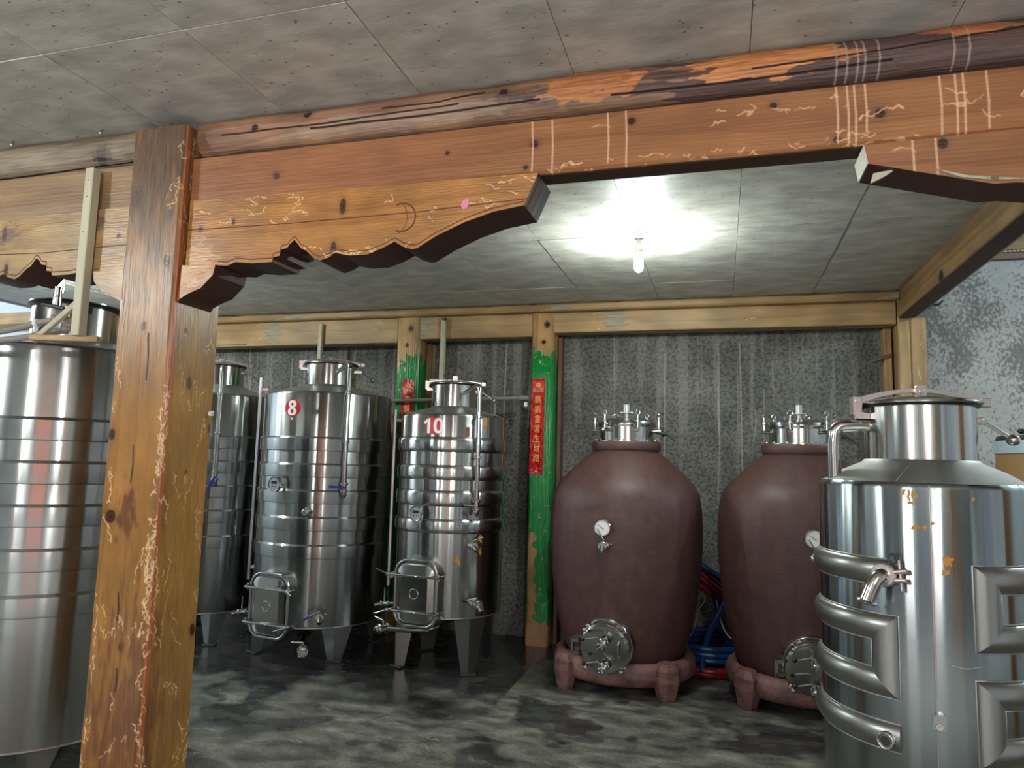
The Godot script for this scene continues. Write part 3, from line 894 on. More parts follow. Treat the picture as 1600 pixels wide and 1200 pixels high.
	M.batten = mat_of(wood(256, 64, Color(0.74, 0.72, 0.63), Color(0.66, 0.63, 0.53), 48, 2.0, [[60, 30, 3, 3], [190, 24, 3, 3]], 0.04, 0.06, 28, true), 0.6, 0.1)

	# plywood sheets
	kn = []
	rng.seed = 5
	for k in 64:
		kn.append([rng.randf_range(10, 1014), rng.randf_range(6, 506), rng.randf_range(2.0, 4.2), rng.randf_range(1.3, 2.0)])
	p = wood(1024, 512, Color(0.72, 0.71, 0.68), Color(0.66, 0.645, 0.61), 83, 4.0, kn, 0.085, 0.12, 14, true)
	squiggles(p, 6, 0, 0, 1024, 512, Color(0.58, 0.52, 0.46), 84, false, 60, 2.0)
	M.ply = mat_of(p, 0.5, 0.12)

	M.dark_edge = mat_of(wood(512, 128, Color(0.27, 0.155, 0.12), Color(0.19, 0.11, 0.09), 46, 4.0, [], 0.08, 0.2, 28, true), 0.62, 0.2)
	M.side = mat_of(wood(1024, 256, Color(0.50, 0.39, 0.25), Color(0.36, 0.26, 0.16), 49, 5.0, [[200, 60, 10, 8], [640, 90, 9, 8]], 0.08, 0.18, 28, true), 0.5, 0.25)
	M.tan = flat(Color(0.56, 0.43, 0.26), 0.45)  # wood mirrored in the vessel's steel body, painted as a flat tone
	M.orange = flat(Color(0.9, 0.45, 0.15), 0.4)
	M.wood_flat = flat(Color(0.45, 0.28, 0.16), 0.6)
	M.glow = flat(Color(0.95, 1.0, 0.97), 0.3)
	M.glow.emission_enabled = true
	M.glow.emission = Color(0.93, 1.0, 0.96)
	M.glow.emission_energy_multiplier = 8.0

	# green painted posts, u up 2.85 m, v round 0.76 m
	for k in 2:
		p = wood(1024, 256, Color(0.70, 0.56, 0.38), Color(0.50, 0.36, 0.22), 91 + k, 4.0, [[960, 40, 6, 5], [905, 30, 4, 4]], 0.12, 0.2)
		var f = FastNoiseLite.new()
		f.seed = 95 + k
		f.frequency = 0.012
		f.fractal_octaves = 4
		for y in 256:
			for x in 1024:
				var nx = f.get_noise_2d(x * 0.8, y * 2.2)
				var e = smoothstep(-0.5, 0.5, (2.40 + nx * 0.14 - (0.10 if y < 26 and k == 0 else 0.0)) * 359.3 - x)
				if x < 66 + nx * 30: e = 0.0
				if k == 1 and x < 330 and x > 40 and y < 22 + f.get_noise_2d(x * 2.0, 9) * 22: e = 0.0
				if f.get_noise_2d(x * 3.0 + 900, y * 3.0) > 0.47: e = 0.0
				var g = 1.0 + f.get_noise_2d(x * 2.0, y * 9.0) * 0.16
				p.dab(x, y, Color(0.0, 0.48 * g, 0.21 * g), e, 0.3)
		squiggles(p, 20, 80, 40, 480, 70, Color(0.50, 0.66, 0.45), 97 + k, true, 40, 0.9)
		M["green%d" % k] = mat_of(p, 0.28, 0.5)

	# concrete back wall, 1024 px = 4 m wide, 3.2 m tall (board marks, lime runs)
	w = 2048
	h = 760
	p = Pic.new(w, h)
	var a = noise_img(w, h, 0.006, 101, 1, 1, 5)
	var b = noise_img(w, h, 0.10, 102, 1, 1, 5)
	var c = noise_img(w, h, 0.03, 103, 1, 24, 3)
	var d = noise_img(w, h, 0.16, 104, 1, 1, 2)
	for y in h:
		for x in w:
			var i = y * w + x
			var t = 0.39 + (a[i] - 128) / 128.0 * 0.09 + (b[i] - 128) / 128.0 * 0.05 + (d[i] - 128) / 128.0 * 0.05
			var pit = smoothstep(0.16, 0.45, (b[i] - 128) / 128.0 * -0.7 + (d[i] - 128) / 128.0 * 0.6)
			t *= 1.0 - 0.25 * pit
			var run = smoothstep(0.18, 0.42, (c[i] - 128) / 128.0)
			t = lerpf(t, 0.56, run * 0.42 * clampf(1.2 - float(y) / h * 0.8, 0, 1))
			p.c[i * 3] = t * 1.01; p.c[i * 3 + 1] = t; p.c[i * 3 + 2] = t * 0.95
			p.z[i] = clampf(0.6 + (b[i] - 128) / 128.0 * 0.3 - pit * 0.5, 0, 1)
	rng.seed = 44
	for k in 46:
		var x0 = rng.randf_range(0, w)
		var y0 = rng.randf_range(0, h * 0.5)
		var len = rng.randf_range(60, 360)
		p.line([Vector2(x0, y0), Vector2(x0 + rng.randf_range(-5, 5), y0 + len * 0.5), Vector2(x0 + rng.randf_range(-6, 6), y0 + len)], rng.randf_range(0.7, 2.4), Color(0.60, 0.59, 0.55), rng.randf_range(0.25, 0.6))
	for k in 9: p.line([Vector2(0, h * (k + 0.5) / 9.0), Vector2(w * 0.5, h * (k + 0.52) / 9.0), Vector2(w, h * (k + 0.5) / 9.0)], 1.6, Color(0.24, 0.23, 0.21), 0.06, -0.1)
	M.concrete = mat_of(p, 0.85, 0.7)

	# mouldy plaster in the side bay
	w = 768
	p = Pic.new(w, w)
	a = noise_img(w, w, 0.008, 111, 1, 1, 4)
	b = noise_img(w, w, 0.11, 112, 1, 1, 5)
	d = noise_img(w, w, 0.09, 113, 1, 1, 2)
	for y in w:
		for x in w:
			var i = y * w + x
			var na = (a[i] - 128) / 128.0
			var nb = (b[i] - 128) / 128.0
			var yy = float(y) / w
			var m = smoothstep(-0.35, 0.60, nb * 0.7 + na * 0.9 + 0.22 - absf(yy - 0.27) * 2.6)
			var sp = smoothstep(0.50, 0.60, (d[i] - 128) / 128.0)
			var t = lerpf(0.66, 0.40, m * 0.95)
			t = lerpf(t, 0.36, sp * 0.6)
			t *= 1.0 + na * 0.1
			var cool = clampf(1.0 - yy * 4.0, 0, 1) * 0.06 * (1.0 - m)
			p.c[i * 3] = t * (0.985 - cool); p.c[i * 3 + 1] = t * (0.985 + cool * 0.3); p.c[i * 3 + 2] = t * (0.96 + cool)
			p.z[i] = clampf(0.6 + nb * 0.2 - sp * 0.3, 0, 1)
	M.mould = mat_of(p, 0.9, 0.6)

	# trowelled concrete floor, wet by the tanks. 7.5 m (x -5.5..2) by 5 m (z -6.2..-1.2)
	w = 1536
	h = 1024
	p = Pic.new(w, h)
	var wet = Pic.new(w, h)
	a = noise_img(w, h, 0.010, 121, 1, 1, 5)
	b = noise_img(w, h, 0.035, 122, 2, 1, 5)
	c = noise_img(w, h, 0.006, 123, 1, 1, 4)
	d = noise_img(w, h, 0.2, 124, 1, 1, 2)
	for y in h:
		for x in w:
			var i = y * w + x
			var wx = -5.5 + x * 7.5 / w
			var wz = -6.2 + y * 5.0 / h
			var na = (a[i] - 128) / 128.0
			var nb = (b[i] - 128) / 128.0
			var nc = (c[i] - 128) / 128.0
			# the line where the wetted strip under the tanks ends
			var edge = -4.22 + clampf((wx + 1.7) * -0.05, 0, 0.3)
			if wx > -1.35: edge = -5.0
			var wv = smoothstep(-0.40, 0.40, (edge - wz) * 1.1 + na * 0.75 + nc * 0.35 + nb * 0.15)
			var pat = smoothstep(0.02, 0.34, na * 0.8 + nc * 0.7 + nb * 0.25 - 0.02) * smoothstep(-2.9, -3.8, wz) * 0.9
			wv = maxf(wv, pat)
			var dry = 0.375 + nb * 0.17 + nc * 0.07 + (d[i] - 128) / 128.0 * 0.07
			var dk = 0.19 + nb * 0.07 + nc * 0.03
			var t = lerpf(dry, dk, wv)
			p.c[i * 3] = t * 1.0; p.c[i * 3 + 1] = t * 0.985; p.c[i * 3 + 2] = t * lerpf(0.90, 0.98, wv)
			p.z[i] = clampf(0.5 + nb * 0.25 * (1.0 - wv) + (d[i] - 128) / 128.0 * 0.1, 0, 1)
			var ro = lerpf(0.62 + nb * 0.15, 0.22 + nb * 0.12, wv)
			wet.c[i * 3] = ro; wet.c[i * 3 + 1] = ro; wet.c[i * 3 + 2] = ro
	squiggles(p, 150, w * 0.30, h * 0.42, w, h * 0.75, Color(0.62, 0.61, 0.54), 131, false, 60, 0.6)
	p.line([Vector2(w * 0.53, h * 0.22), Vector2(w * 0.505, h * 0.36), Vector2(w * 0.47, h * 0.48)], 1.2, Color(0.25, 0.25, 0.23), 0.5, -0.3)
	M.floor = mat_of(p, 1.0, 0.35, {"roughness_texture": wet.texture(), "metallic_specular": 0.5})
	M.floor.texture_repeat = true

	# reddish-brown clay
	w = 512
	p = Pic.new(w, w)
	a = seam_img(w, w, 0.01, 141, 1, 1, 4)
	b = seam_img(w, w, 0.06, 142, 6, 1, 3)
	d = seam_img(w, w, 0.2, 143, 1, 1, 2)
	for i in w * w:
		var g = 1.0 + (a[i] - 128) / 128.0 * 0.12 + (b[i] - 128) / 128.0 * 0.06
		var pit = smoothstep(0.6, 0.7, (d[i] - 128) / 128.0)
		p.c[i * 3] = 0.288 * g; p.c[i * 3 + 1] = 0.188 * g; p.c[i * 3 + 2] = 0.174 * g
		p.z[i] = clampf(0.6 + (b[i] - 128) / 128.0 * 0.15 - pit * 0.3, 0, 1)
	M.clay = mat_of(p, 0.55, 0.15)
	M.clay.uv1_scale = Vector3(2, 1, 1)
	p = Pic.new(w, w)
	for i in w * w:
		var g = 1.0 + (a[i] - 128) / 128.0 * 0.35 + (b[i] - 128) / 128.0 * 0.1
		var pit = smoothstep(0.35, 0.5, (d[i] - 128) / 128.0 + (a[i] - 128) / 256.0)
		p.c[i * 3] = lerpf(0.44, 0.28, pit) * g; p.c[i * 3 + 1] = lerpf(0.31, 0.17, pit) * g; p.c[i * 3 + 2] = lerpf(0.29, 0.155, pit) * g
		p.z[i] = clampf(0.6 + (a[i] - 128) / 128.0 * 0.2 - pit * 0.3, 0, 1)
	M.clay_stand = mat_of(p, 0.6, 0.4)

# strokes of the brush letters, each in a unit square, y down
const GLYPHS := {
	"shun": [[0.14, 0.1, 0.13, 0.55, 0.04, 0.92], [0.25, 0.15, 0.25, 0.75], [0.37, 0.06, 0.37, 0.92], [0.46, 0.1, 0.96, 0.08], [0.7, 0.1, 0.64, 0.24], [0.53, 0.25, 0.53, 0.72], [0.53, 0.25, 0.88, 0.25, 0.88, 0.72], [0.53, 0.4, 0.88, 0.4], [0.53, 0.55, 0.88, 0.55], [0.53, 0.71, 0.88, 0.71], [0.62, 0.74, 0.46, 0.95], [0.78, 0.74, 0.95, 0.94]],
	"dang": [[0.5, 0.02, 0.5, 0.2], [0.25, 0.06, 0.33, 0.18], [0.75, 0.05, 0.66, 0.18], [0.1, 0.36, 0.12, 0.24, 0.9, 0.24, 0.86, 0.38], [0.34, 0.36, 0.34, 0.52], [0.34, 0.36, 0.68, 0.36, 0.68, 0.52], [0.34, 0.51, 0.68, 0.51], [0.22, 0.6, 0.22, 0.96], [0.22, 0.6, 0.8, 0.6, 0.8, 0.96], [0.51, 0.6, 0.51, 0.93], [0.22, 0.76, 0.8, 0.76], [0.22, 0.93, 0.8, 0.93]],
	"sheng": [[0.3, 0.08, 0.12, 0.44], [0.22, 0.3, 0.86, 0.28], [0.52, 0.04, 0.52, 0.92], [0.24, 0.58, 0.8, 0.56], [0.06, 0.93, 0.95, 0.91]],
	"cai": [[0.1, 0.12, 0.1, 0.66], [0.1, 0.12, 0.4, 0.12, 0.4, 0.66], [0.1, 0.3, 0.4, 0.3], [0.1, 0.47, 0.4, 0.47], [0.1, 0.65, 0.4, 0.65], [0.2, 0.68, 0.06, 0.94], [0.31, 0.7, 0.42, 0.9], [0.5, 0.32, 0.98, 0.3], [0.79, 0.06, 0.79, 0.9, 0.68, 0.82], [0.77, 0.36, 0.5, 0.78]],
	"lu": [[0.1, 0.12, 0.1, 0.36], [0.1, 0.12, 0.38, 0.12, 0.38, 0.36], [0.1, 0.35, 0.38, 0.35], [0.24, 0.36, 0.24, 0.86], [0.25, 0.6, 0.42, 0.58], [0.1, 0.5, 0.1, 0.88], [0.04, 0.92, 0.44, 0.82], [0.62, 0.06, 0.48, 0.34], [0.58, 0.2, 0.88, 0.18, 0.5, 0.58], [0.62, 0.28, 0.98, 0.6], [0.56, 0.62, 0.56, 0.95], [0.56, 0.62, 0.88, 0.62, 0.88, 0.95], [0.56, 0.93, 0.88, 0.93]],
}

func banner_picture(letters: Array, sd: int) -> Pic:
	var w = 96
	var h = 640
	var p = Pic.new(w, h)
	var n = noise_img(w, h, 0.03, sd, 1, 1, 3)
	for i in w * h:
		var g = 1.0 + (n[i] - 128) / 128.0 * 0.14
		p.c[i * 3] = 0.70 * g; p.c[i * 3 + 1] = 0.035 * g; p.c[i * 3 + 2] = 0.11 * g
		p.z[i] = n[i] / 255.0
	var gold = Color(0.88, 0.68, 0.26)
	# printed flower panel at the head
	for y in range(20, 92):
		for x in range(9, 87): p.dab(x, y, Color(0.80, 0.72, 0.55), 0.35)
	var r = RandomNumberGenerator.new()
	r.seed = sd
	for k in 60:
		p.spot(r.randf_range(12, 84), r.randf_range(50, 90), r.randf_range(1.5, 4), [Color(0.9, 0.8, 0.6), Color(0.75, 0.6, 0.75), Color(0.6, 0.7, 0.6), Color(0.8, 0.3, 0.25), Color(0.85, 0.65, 0.3)][k % 5], 0.8)
	for rr in [28.0, 18.0, 9.0]:
		var pts = []
		for k in 25: pts.append(Vector2(48 + cos(TAU * k / 24) * rr, 42 + sin(TAU * k / 24) * rr * 0.75 + sin(k * 1.3) * 2))
		p.line(pts, 2.2, [gold, Color(0.75, 0.1, 0.1), gold][int(rr) % 3], 0.9)
	var step = (565.0 - 112.0) / letters.size()
	for k in letters.size():
		for s in GLYPHS[letters[k]]:
			var pts = []
			for q in range(0, s.size(), 2): pts.append(Vector2(25 + s[q] * 46, 114 + step * k + s[q + 1] * (step - 10)))
			p.line(pts, 2.3, gold, 0.95, 0.15)
	for k in 40: p.spot(r.randf_range(8, 88), r.randf_range(596, 632), r.randf_range(1.5, 4), [gold, Color(0.9, 0.8, 0.8), Color(0.8, 0.3, 0.3)][k % 3], 0.6)
	return p
# ------------------------------------------------------------------ the place
func _ready():
	# camera
	var cam = Camera3D.new()
	cam.name = "camera"
	add_child(cam)
	cam.transform = Transform3D(Basis(Vector3.UP, deg_to_rad(16.5)) * Basis(Vector3.RIGHT, deg_to_rad(6.2)) * Basis(Vector3.BACK, deg_to_rad(1.55)), Vector3(0, 1.5, 0))
	cam.fov = rad_to_deg(2.0 * atan(600.0 / 1110.0))
	cam.near = 0.02
	cam.current = true
	# sky outside the door and the side window
	var env = Environment.new()
	var sky = Sky.new()
	var sm = ProceduralSkyMaterial.new()
	sm.sky_top_color = Color(0.62, 0.74, 0.88)
	sm.sky_horizon_color = Color(0.80, 0.86, 0.92)
	sm.ground_horizon_color = Color(0.62, 0.60, 0.56)
	sm.ground_bottom_color = Color(0.40, 0.38, 0.35)
	sm.sky_energy_multiplier = 0.9
	sm.ground_energy_multiplier = 0.8
	sm.sun_angle_max = 1.0
	sky.sky_material = sm
	env.background_mode = Environment.BG_SKY
	env.sky = sky
	env.ambient_light_source = Environment.AMBIENT_SOURCE_DISABLED
	env.tonemap_mode = Environment.TONE_MAPPER_LINEAR
	env.tonemap_exposure = 1.0
	env.sdfgi_enabled = true
	env.ssao_enabled = true
	env.ssil_enabled = true
	var we = WorldEnvironment.new()
	we.name = "world"
	we.environment = env
	add_child(we)
	# sun on the yard behind the camera; it never reaches in
	var sun = DirectionalLight3D.new()
	sun.name = "sun"
	sun.light_energy = 3.5
	sun.light_color = Color(1.0, 0.95, 0.88)
	sun.shadow_enabled = true
	add_child(sun)
	sun.look_at_from_position(Vector3(-3, 9, -5), Vector3(0, 0, 4), Vector3.UP)

	make_materials()
	room()
	timbers()
	lamps()
	tanks()
	jars()
	small_things()

func slab(called: String, a: Vector3, b: Vector3, mat, xf_uv = Vector4.ZERO):
	return struct(called, G().beam(a, b, 0, 0.001), mat)

# upright wall face with its own picture: a box whose front shows the picture once
func wall_z(called: String, x0: float, x1: float, y0: float, y1: float, z: float, thick: float, mat):
	var g = G()
	g.beam(Vector3(x0, y0, z - thick), Vector3(x1, y1, z), 0, 0.002, Vector4(-x0 / (x1 - x0), 1.0 / (x1 - x0), 0, 1.0 / (y1 - y0)))
	return struct(called, g, mat)

func room():
	# floor: one slab, picture laid over x -5.5..2, z -6.2..-1.2
	var g = G()
	var UVf = func(p): return Vector2((p.x + 5.5) / 7.5, (p.z + 6.2) / 5.0)
	var c4 = [Vector3(-10.2, 0, -6.3), Vector3(4.1, 0, -6.3), Vector3(4.1, 0, 3.0), Vector3(-10.2, 0, 3.0)]
	g.quad(c4[0], c4[1], c4[2], c4[3], Vector3.UP, Vector3.UP, Vector3.UP, Vector3.UP, UVf.call(c4[0]), UVf.call(c4[1]), UVf.call(c4[2]), UVf.call(c4[3]))
	var dn = Vector3.DOWN * 0.2
	g.quad(c4[0] + dn, c4[1] + dn, c4[2] + dn, c4[3] + dn, Vector3.DOWN, Vector3.DOWN, Vector3.DOWN, Vector3.DOWN, Vector2.ZERO, Vector2.ZERO, Vector2.ZERO, Vector2.ZERO)
	for k in 4:
		var a = c4[k]; var b = c4[(k + 1) % 4]
		var nn = (b - a).cross(Vector3.UP).normalized()
		g.quad(a, b, b + dn, a + dn, nn, nn, nn, nn, Vector2.ZERO, Vector2.ZERO, Vector2.ZERO, Vector2.ZERO)
	struct("floor", g, M.floor)
	struct("bounce_floor_rear", G().beam(Vector3(-10.2, 0.0, -1.0), Vector3(3.9, 0.012, 2.8), 0, 0.004), M.bare_plaster)  # pale unseen slab, added to bounce lamp light up to the ceiling
	wall_z("wall_back", -6.4, 1.42, 0.0, 2.86, -6.1, 0.2, M.concrete)
	wall_z("wall_back_bay", 1.42, 4.1, 0.0, 3.6, -6.1, 0.2, M.mould)
	wall_z("wall_back_far", -10.2, -6.4, 0.0, 3.7, -6.1, 0.2, M.plaster_white)
	# right wall with a window in the side bay
	for q in [[-6.1, -5.3, 0.0, 3.6], [-3.9, -0.6, 0.0, 3.6], [1.0, 3.0, 0.0, 3.6], [-5.3, -3.9, 0.0, 1.5], [-5.3, -3.9, 2.9, 3.6], [-0.6, 1.0, 0.0, 0.9], [-0.6, 1.0, 2.4, 3.6]]:
		struct("wall_right", G().beam(Vector3(3.9, q[2], q[0]), Vector3(4.1, q[3], q[1]), 2, 0.001), M.plaster_white)
	var win = struct("window_1", G().beam(Vector3(3.93, 1.5, -5.3), Vector3(4.02, 1.56, -3.9), 2, 0.004).beam(Vector3(3.93, 2.84, -5.3), Vector3(4.02, 2.9, -3.9), 2, 0.004).beam(Vector3(3.93, 1.56, -5.3), Vector3(4.02, 2.84, -5.24), 1, 0.004).beam(Vector3(3.93, 1.56, -3.96), Vector3(4.02, 2.84, -3.9), 1, 0.004).beam(Vector3(3.95, 1.56, -4.62), Vector3(4.0, 2.84, -4.58), 1, 0.004), M.brown)
	struct("added_window_2", G().beam(Vector3(3.93, 0.9, -0.6), Vector3(4.02, 0.96, 1.0), 2, 0.004).beam(Vector3(3.93, 2.34, -0.6), Vector3(4.02, 2.4, 1.0), 2, 0.004).beam(Vector3(3.93, 0.96, -0.6), Vector3(4.02, 2.34, -0.54), 1, 0.004).beam(Vector3(3.93, 0.96, 0.94), Vector3(4.02, 2.34, 1.0), 1, 0.004).beam(Vector3(3.95, 0.96, 0.18), Vector3(4.0, 2.34, 0.22), 1, 0.004), M.brown)  # unseen opening in the right wall, added to let in more daylight
	struct("added_window_3", G().beam(Vector3(-4.6, 0.9, 2.83), Vector3(-3.2, 0.96, 2.92), 0, 0.004).beam(Vector3(-4.6, 2.34, 2.83), Vector3(-3.2, 2.4, 2.92), 0, 0.004).beam(Vector3(-4.6, 0.96, 2.83), Vector3(-4.54, 2.34, 2.92), 1, 0.004).beam(Vector3(-3.26, 0.96, 2.83), Vector3(-3.2, 2.34, 2.92), 1, 0.004).beam(Vector3(-3.92, 0.96, 2.85), Vector3(-3.88, 2.34, 2.9), 1, 0.004), M.brown)  # unseen rear opening, added for daylight and streaks in the steel
	struct("wall_left", G().beam(Vector3(-10.4, 0, -6.1), Vector3(-10.2, 3.7, 3.0), 2, 0.001), M.plaster_white)
	# rear wall with the open door behind the camera
	for q in [[-10.2, -4.6, 0.0, 3.6], [-3.2, -0.55, 0.0, 3.6], [-4.6, -3.2, 0.0, 0.9], [-4.6, -3.2, 2.4, 3.6], [0.75, 4.1, 0.0, 3.6], [-0.55, 0.75, 2.25, 3.6]]:
		struct("wall_rear", G().beam(Vector3(q[0], q[2], 2.8), Vector3(q[1], q[3], 3.0), 0, 0.001), M.rear_wall)
	struct("door_1", G().beam(Vector3(-0.62, 0, 2.74), Vector3(-0.55, 2.32, 2.8), 1, 0.006).beam(Vector3(0.75, 0, 2.74), Vector3(0.82, 2.32, 2.8), 1, 0.006).beam(Vector3(-0.55, 2.25, 2.74), Vector3(0.75, 2.32, 2.8), 0, 0.006), M.brown)
	# yard outside: ground and a sunlit salmon wall opposite one half of the door
	struct("yard_ground", G().beam(Vector3(-6, -0.2, 3.0), Vector3(6, 0.0, 9.0), 0, 0.001), M.bare_plaster)
	var yw = part("yard_wall", G().beam(Vector3(0.25, 0.0, 7.0), Vector3(3.5, 2.6, 7.2), 0, 0.01), flat(Color(0.86, 0.50, 0.42), 0.9))
	yw.set_meta("kind", "structure")

	# ceiling slabs, then the plywood sheets nailed under them
	var ce = struct("ceiling", G().beam(Vector3(-6.5, 2.864, -6.1), Vector3(1.42, 3.0, -2.3), 0, 0.001).beam(Vector3(-10.2, 2.864, -2.3), Vector3(3.9, 3.0, 2.8), 0, 0.001), M.brown)
	rng.seed = 77
	for ix in range(-10, 8):
		for iz in range(-4, 4):
			var x0 = -0.486 + ix * 0.58
			var z0 = -1.745 + iz * 1.17
			var x1 = x0 + 0.58
			var z1 = z0 + 1.17
			z0 = maxf(z0, -6.05)
			z1 = minf(z1, 2.75)
			x1 = minf(x1, 3.85)
			if z0 < -2.5 and x1 > 1.42: x1 = 1.40
			if x0 > x1 - 0.1 or z0 > z1 - 0.05 or x0 < -6.45: continue
			var drop = rng.randf() * 0.004
			var cc = G().beam(Vector3(x0 + 0.0012, 2.846 - drop, z0 + 0.0012), Vector3(x1 - 0.0012, 2.866, z1 - 0.0012), 0, 0.0012, Vector4(rng.randf(), 1.0 / 1.2, rng.randf(), 1.0 / 0.6))
			# the underside carries the picture along x
			part("panel", cc, M.ply, ce)
	struct("ceiling_bay", G().beam(Vector3(1.42, 3.5, -6.1), Vector3(3.9, 3.62, -2.3), 0, 0.001).beam(Vector3(1.42, 3.0, -2.42), Vector3(3.9, 3.5, -2.3), 0, 0.001).beam(Vector3(1.34, 3.0, -6.1), Vector3(1.42, 3.62, -2.3), 2, 0.001), M.ply)
	struct("ceiling_far", G().beam(Vector3(-10.2, 3.6, -6.1), Vector3(-6.5, 3.72, -2.3), 0, 0.001).beam(Vector3(-10.2, 3.0, -2.42), Vector3(-6.5, 3.6, -2.3), 0, 0.001).beam(Vector3(-6.56, 3.0, -6.1), Vector3(-6.48, 3.62, -2.3), 2, 0.001), M.plaster_white)

# carved corbel outline, right-hand one, x from the post's centre line
const CORBEL := [[0.14, 2.49], [1.56, 2.474], [1.512, 2.364], [1.402, 2.349], [1.3, 2.32], [1.195, 2.277], [1.125, 2.238], [1.105, 2.235], [1.07, 2.246], [1.035, 2.267], [0.99, 2.246], [0.93, 2.226], [0.86, 2.226], [0.80, 2.239], [0.778, 2.225], [0.737, 2.214], [0.71, 2.225], [0.694, 2.24], [0.676, 2.255], [0.654, 2.266], [0.625, 2.30], [0.605, 2.284], [0.595, 2.27], [0.568, 2.266], [0.564, 2.242], [0.537, 2.238], [0.532, 2.22], [0.443, 2.22], [0.37, 2.229], [0.336, 2.216], [0.29, 2.22], [0.14, 2.22]]
const KNEE := [[0.14, 2.222], [0.295, 2.218], [0.287, 2.178], [0.235, 2.128], [0.172, 2.106], [0.142, 2.09], [0.132, 2.076]]

func corbel_picture(mirror: bool, pale: bool) -> StandardMaterial3D:
	# 1.5 m by 0.42 m, x 0.1..1.6 from the post, y 2.5 down to 2.08
	var w = 1152
	var h = 324   # rows past 270 clothe the edges
	var px = w / 1.5
	var kn = [[0.72 * px, 0.085 * px, 9, 22], [0.69 * px, 0.245 * px, 8, 20], [0.10 * px, 0.13 * px, 7, 7], [0.25 * px, 0.11 * px, 5, 9]]
	var p = wood(w, h, Color(0.65, 0.45, 0.225) if not pale else Color(0.64, 0.53, 0.37), Color(0.54, 0.33, 0.135) if not pale else Color(0.52, 0.39, 0.24), 151, 5.0, kn, 0.07, 0.14)
	if not pale:
		# light that never got varnish by the knee, pale scribbles, chips, a pink paper rag
		torn(p, 0.1 * px, 0.25 * px, 60, 60, Color(0.74, 0.60, 0.44), 0.6, 152, 0.6, 10)
		var pale_c = Color(0.88, 0.74, 0.55)
		squiggles(p, 12, 0.1 * px, 0.02 * px, 0.55 * px, 0.12 * px, pale_c, 153, false, 80, 1.8)
		squiggles(p, 10, 0.6 * px, 0.24 * px, 1.0 * px, 0.27 * px, pale_c, 154, false, 70, 2.0)
		squiggles(p, 9, 0.8 * px, 0.05 * px, 1.4 * px, 0.16 * px, pale_c, 155, false, 40, 2.2)
		squiggles(p, 8, 1.2 * px, 0.02 * px, 1.46 * px, 0.06 * px, pale_c, 156, false, 60, 1.8)
		p.line([Vector2(0.02 * px, 0.13 * px), Vector2(0.5 * px, 0.135 * px), Vector2(1.0 * px, 0.13 * px), Vector2(1.5 * px, 0.11 * px)], 1.1, Color(0.30, 0.14, 0.06), 0.8, -0.4)
		# carved crescent
		var moon = []
		for k in 25:
			var a = deg_to_rad(-115 + 230.0 * k / 24)
			moon.append(Vector2((0.96 + 0.052 * cos(a)) * px, (0.145 + 0.052 * sin(a)) * px))
		p.line(moon, 2.0, Color(0.36, 0.18, 0.07), 0.85, -0.8)
		moon = []
		for k in 25:
			var a = deg_to_rad(-75 + 150.0 * k / 24)
			moon.append(Vector2((0.935 + 0.045 * cos(a)) * px, (0.145 + 0.06 * sin(a)) * px))
		p.line(moon, 1.4, Color(0.45, 0.24, 0.10), 0.6, -0.5)
	else:
		torn(p, 0.22 * px, 0.07 * px, 46, 26, Color(0.40, 0.31, 0.28), 0.7, 157, 0.7, 10)
		torn(p, 0.70 * px, 0.09 * px, 40, 34, Color(0.42, 0.33, 0.30), 0.6, 158, 0.7, 10)
		p.line([Vector2(0.02 * px, 0.17 * px), Vector2(0.5 * px, 0.18 * px), Vector2(1.5 * px, 0.15 * px)], 1.1, Color(0.30, 0.2, 0.12), 0.8, -0.4)
	# line cut along the scalloped edge
	var edge = []
	for k in range(2, CORBEL.size() - 1):
		edge.append(Vector2((CORBEL[k][0] - 0.1) * px, (2.5 - CORBEL[k][1]) * px - 11))
	p.line(edge, 1.2, Color(0.35, 0.2, 0.1), 0.75, -0.6)
	darken_rows(p, 270, Color(0.30, 0.17, 0.12))
	return mat_of(p, 0.36, 0.3)

func corbel(called: String, label: String, mirror: bool, mat):
	var t = thing(called, label, "bracket", Vector3(-2.15, 0, 0))
	var s = -1.0 if mirror else 1.0
	var o = PackedVector2Array()
	for q in CORBEL: o.append(Vector2(q[0] * s, q[1]))
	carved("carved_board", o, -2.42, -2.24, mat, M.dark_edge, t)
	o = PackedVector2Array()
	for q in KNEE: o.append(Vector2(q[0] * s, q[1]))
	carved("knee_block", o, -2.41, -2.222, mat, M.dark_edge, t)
	return t

# board with its dark brown cut edge as a piece of its own
func carved(called: String, o: PackedVector2Array, z0: float, z1: float, mat, edge_mat, t):
	var g = corbel_mesh(o, 1.0, z0, z1)
	var f = G()
	var e = G()
	for i in range(0, g.v.size(), 3):
		var to = f if g.n[i].z > 0.9 else e
		for j in 3:
			to.v.append(g.v[i + j]); to.n.append(g.n[i + j]); to.t.append(g.t[i + j])
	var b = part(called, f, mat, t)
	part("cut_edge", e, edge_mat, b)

# outline in x and y drawn from z0 to z1, the picture lying on its front
func corbel_mesh(o: PackedVector2Array, s: float, z0: float, z1: float) -> Geo:
	var g = G()
	g.extrude(o, Vector3.ZERO, Vector3.BACK, Vector3.RIGHT, Vector3.UP, z0, z1, 1, Vector4(0, 0.6, 0, 0.6), 28.0)
	for i in g.v.size():
		if absf(g.n[i].z) > 0.9: g.t[i] = Vector2((absf(g.v[i].x) - 0.1) / 1.5, clampf((2.5 - g.v[i].y) / 0.42, 0.0, 0.83))
		else: g.t[i] = Vector2((absf(g.v[i].x) - 0.1) / 1.5, 0.86 + (z1 - g.v[i].z) * 0.6)
	return g

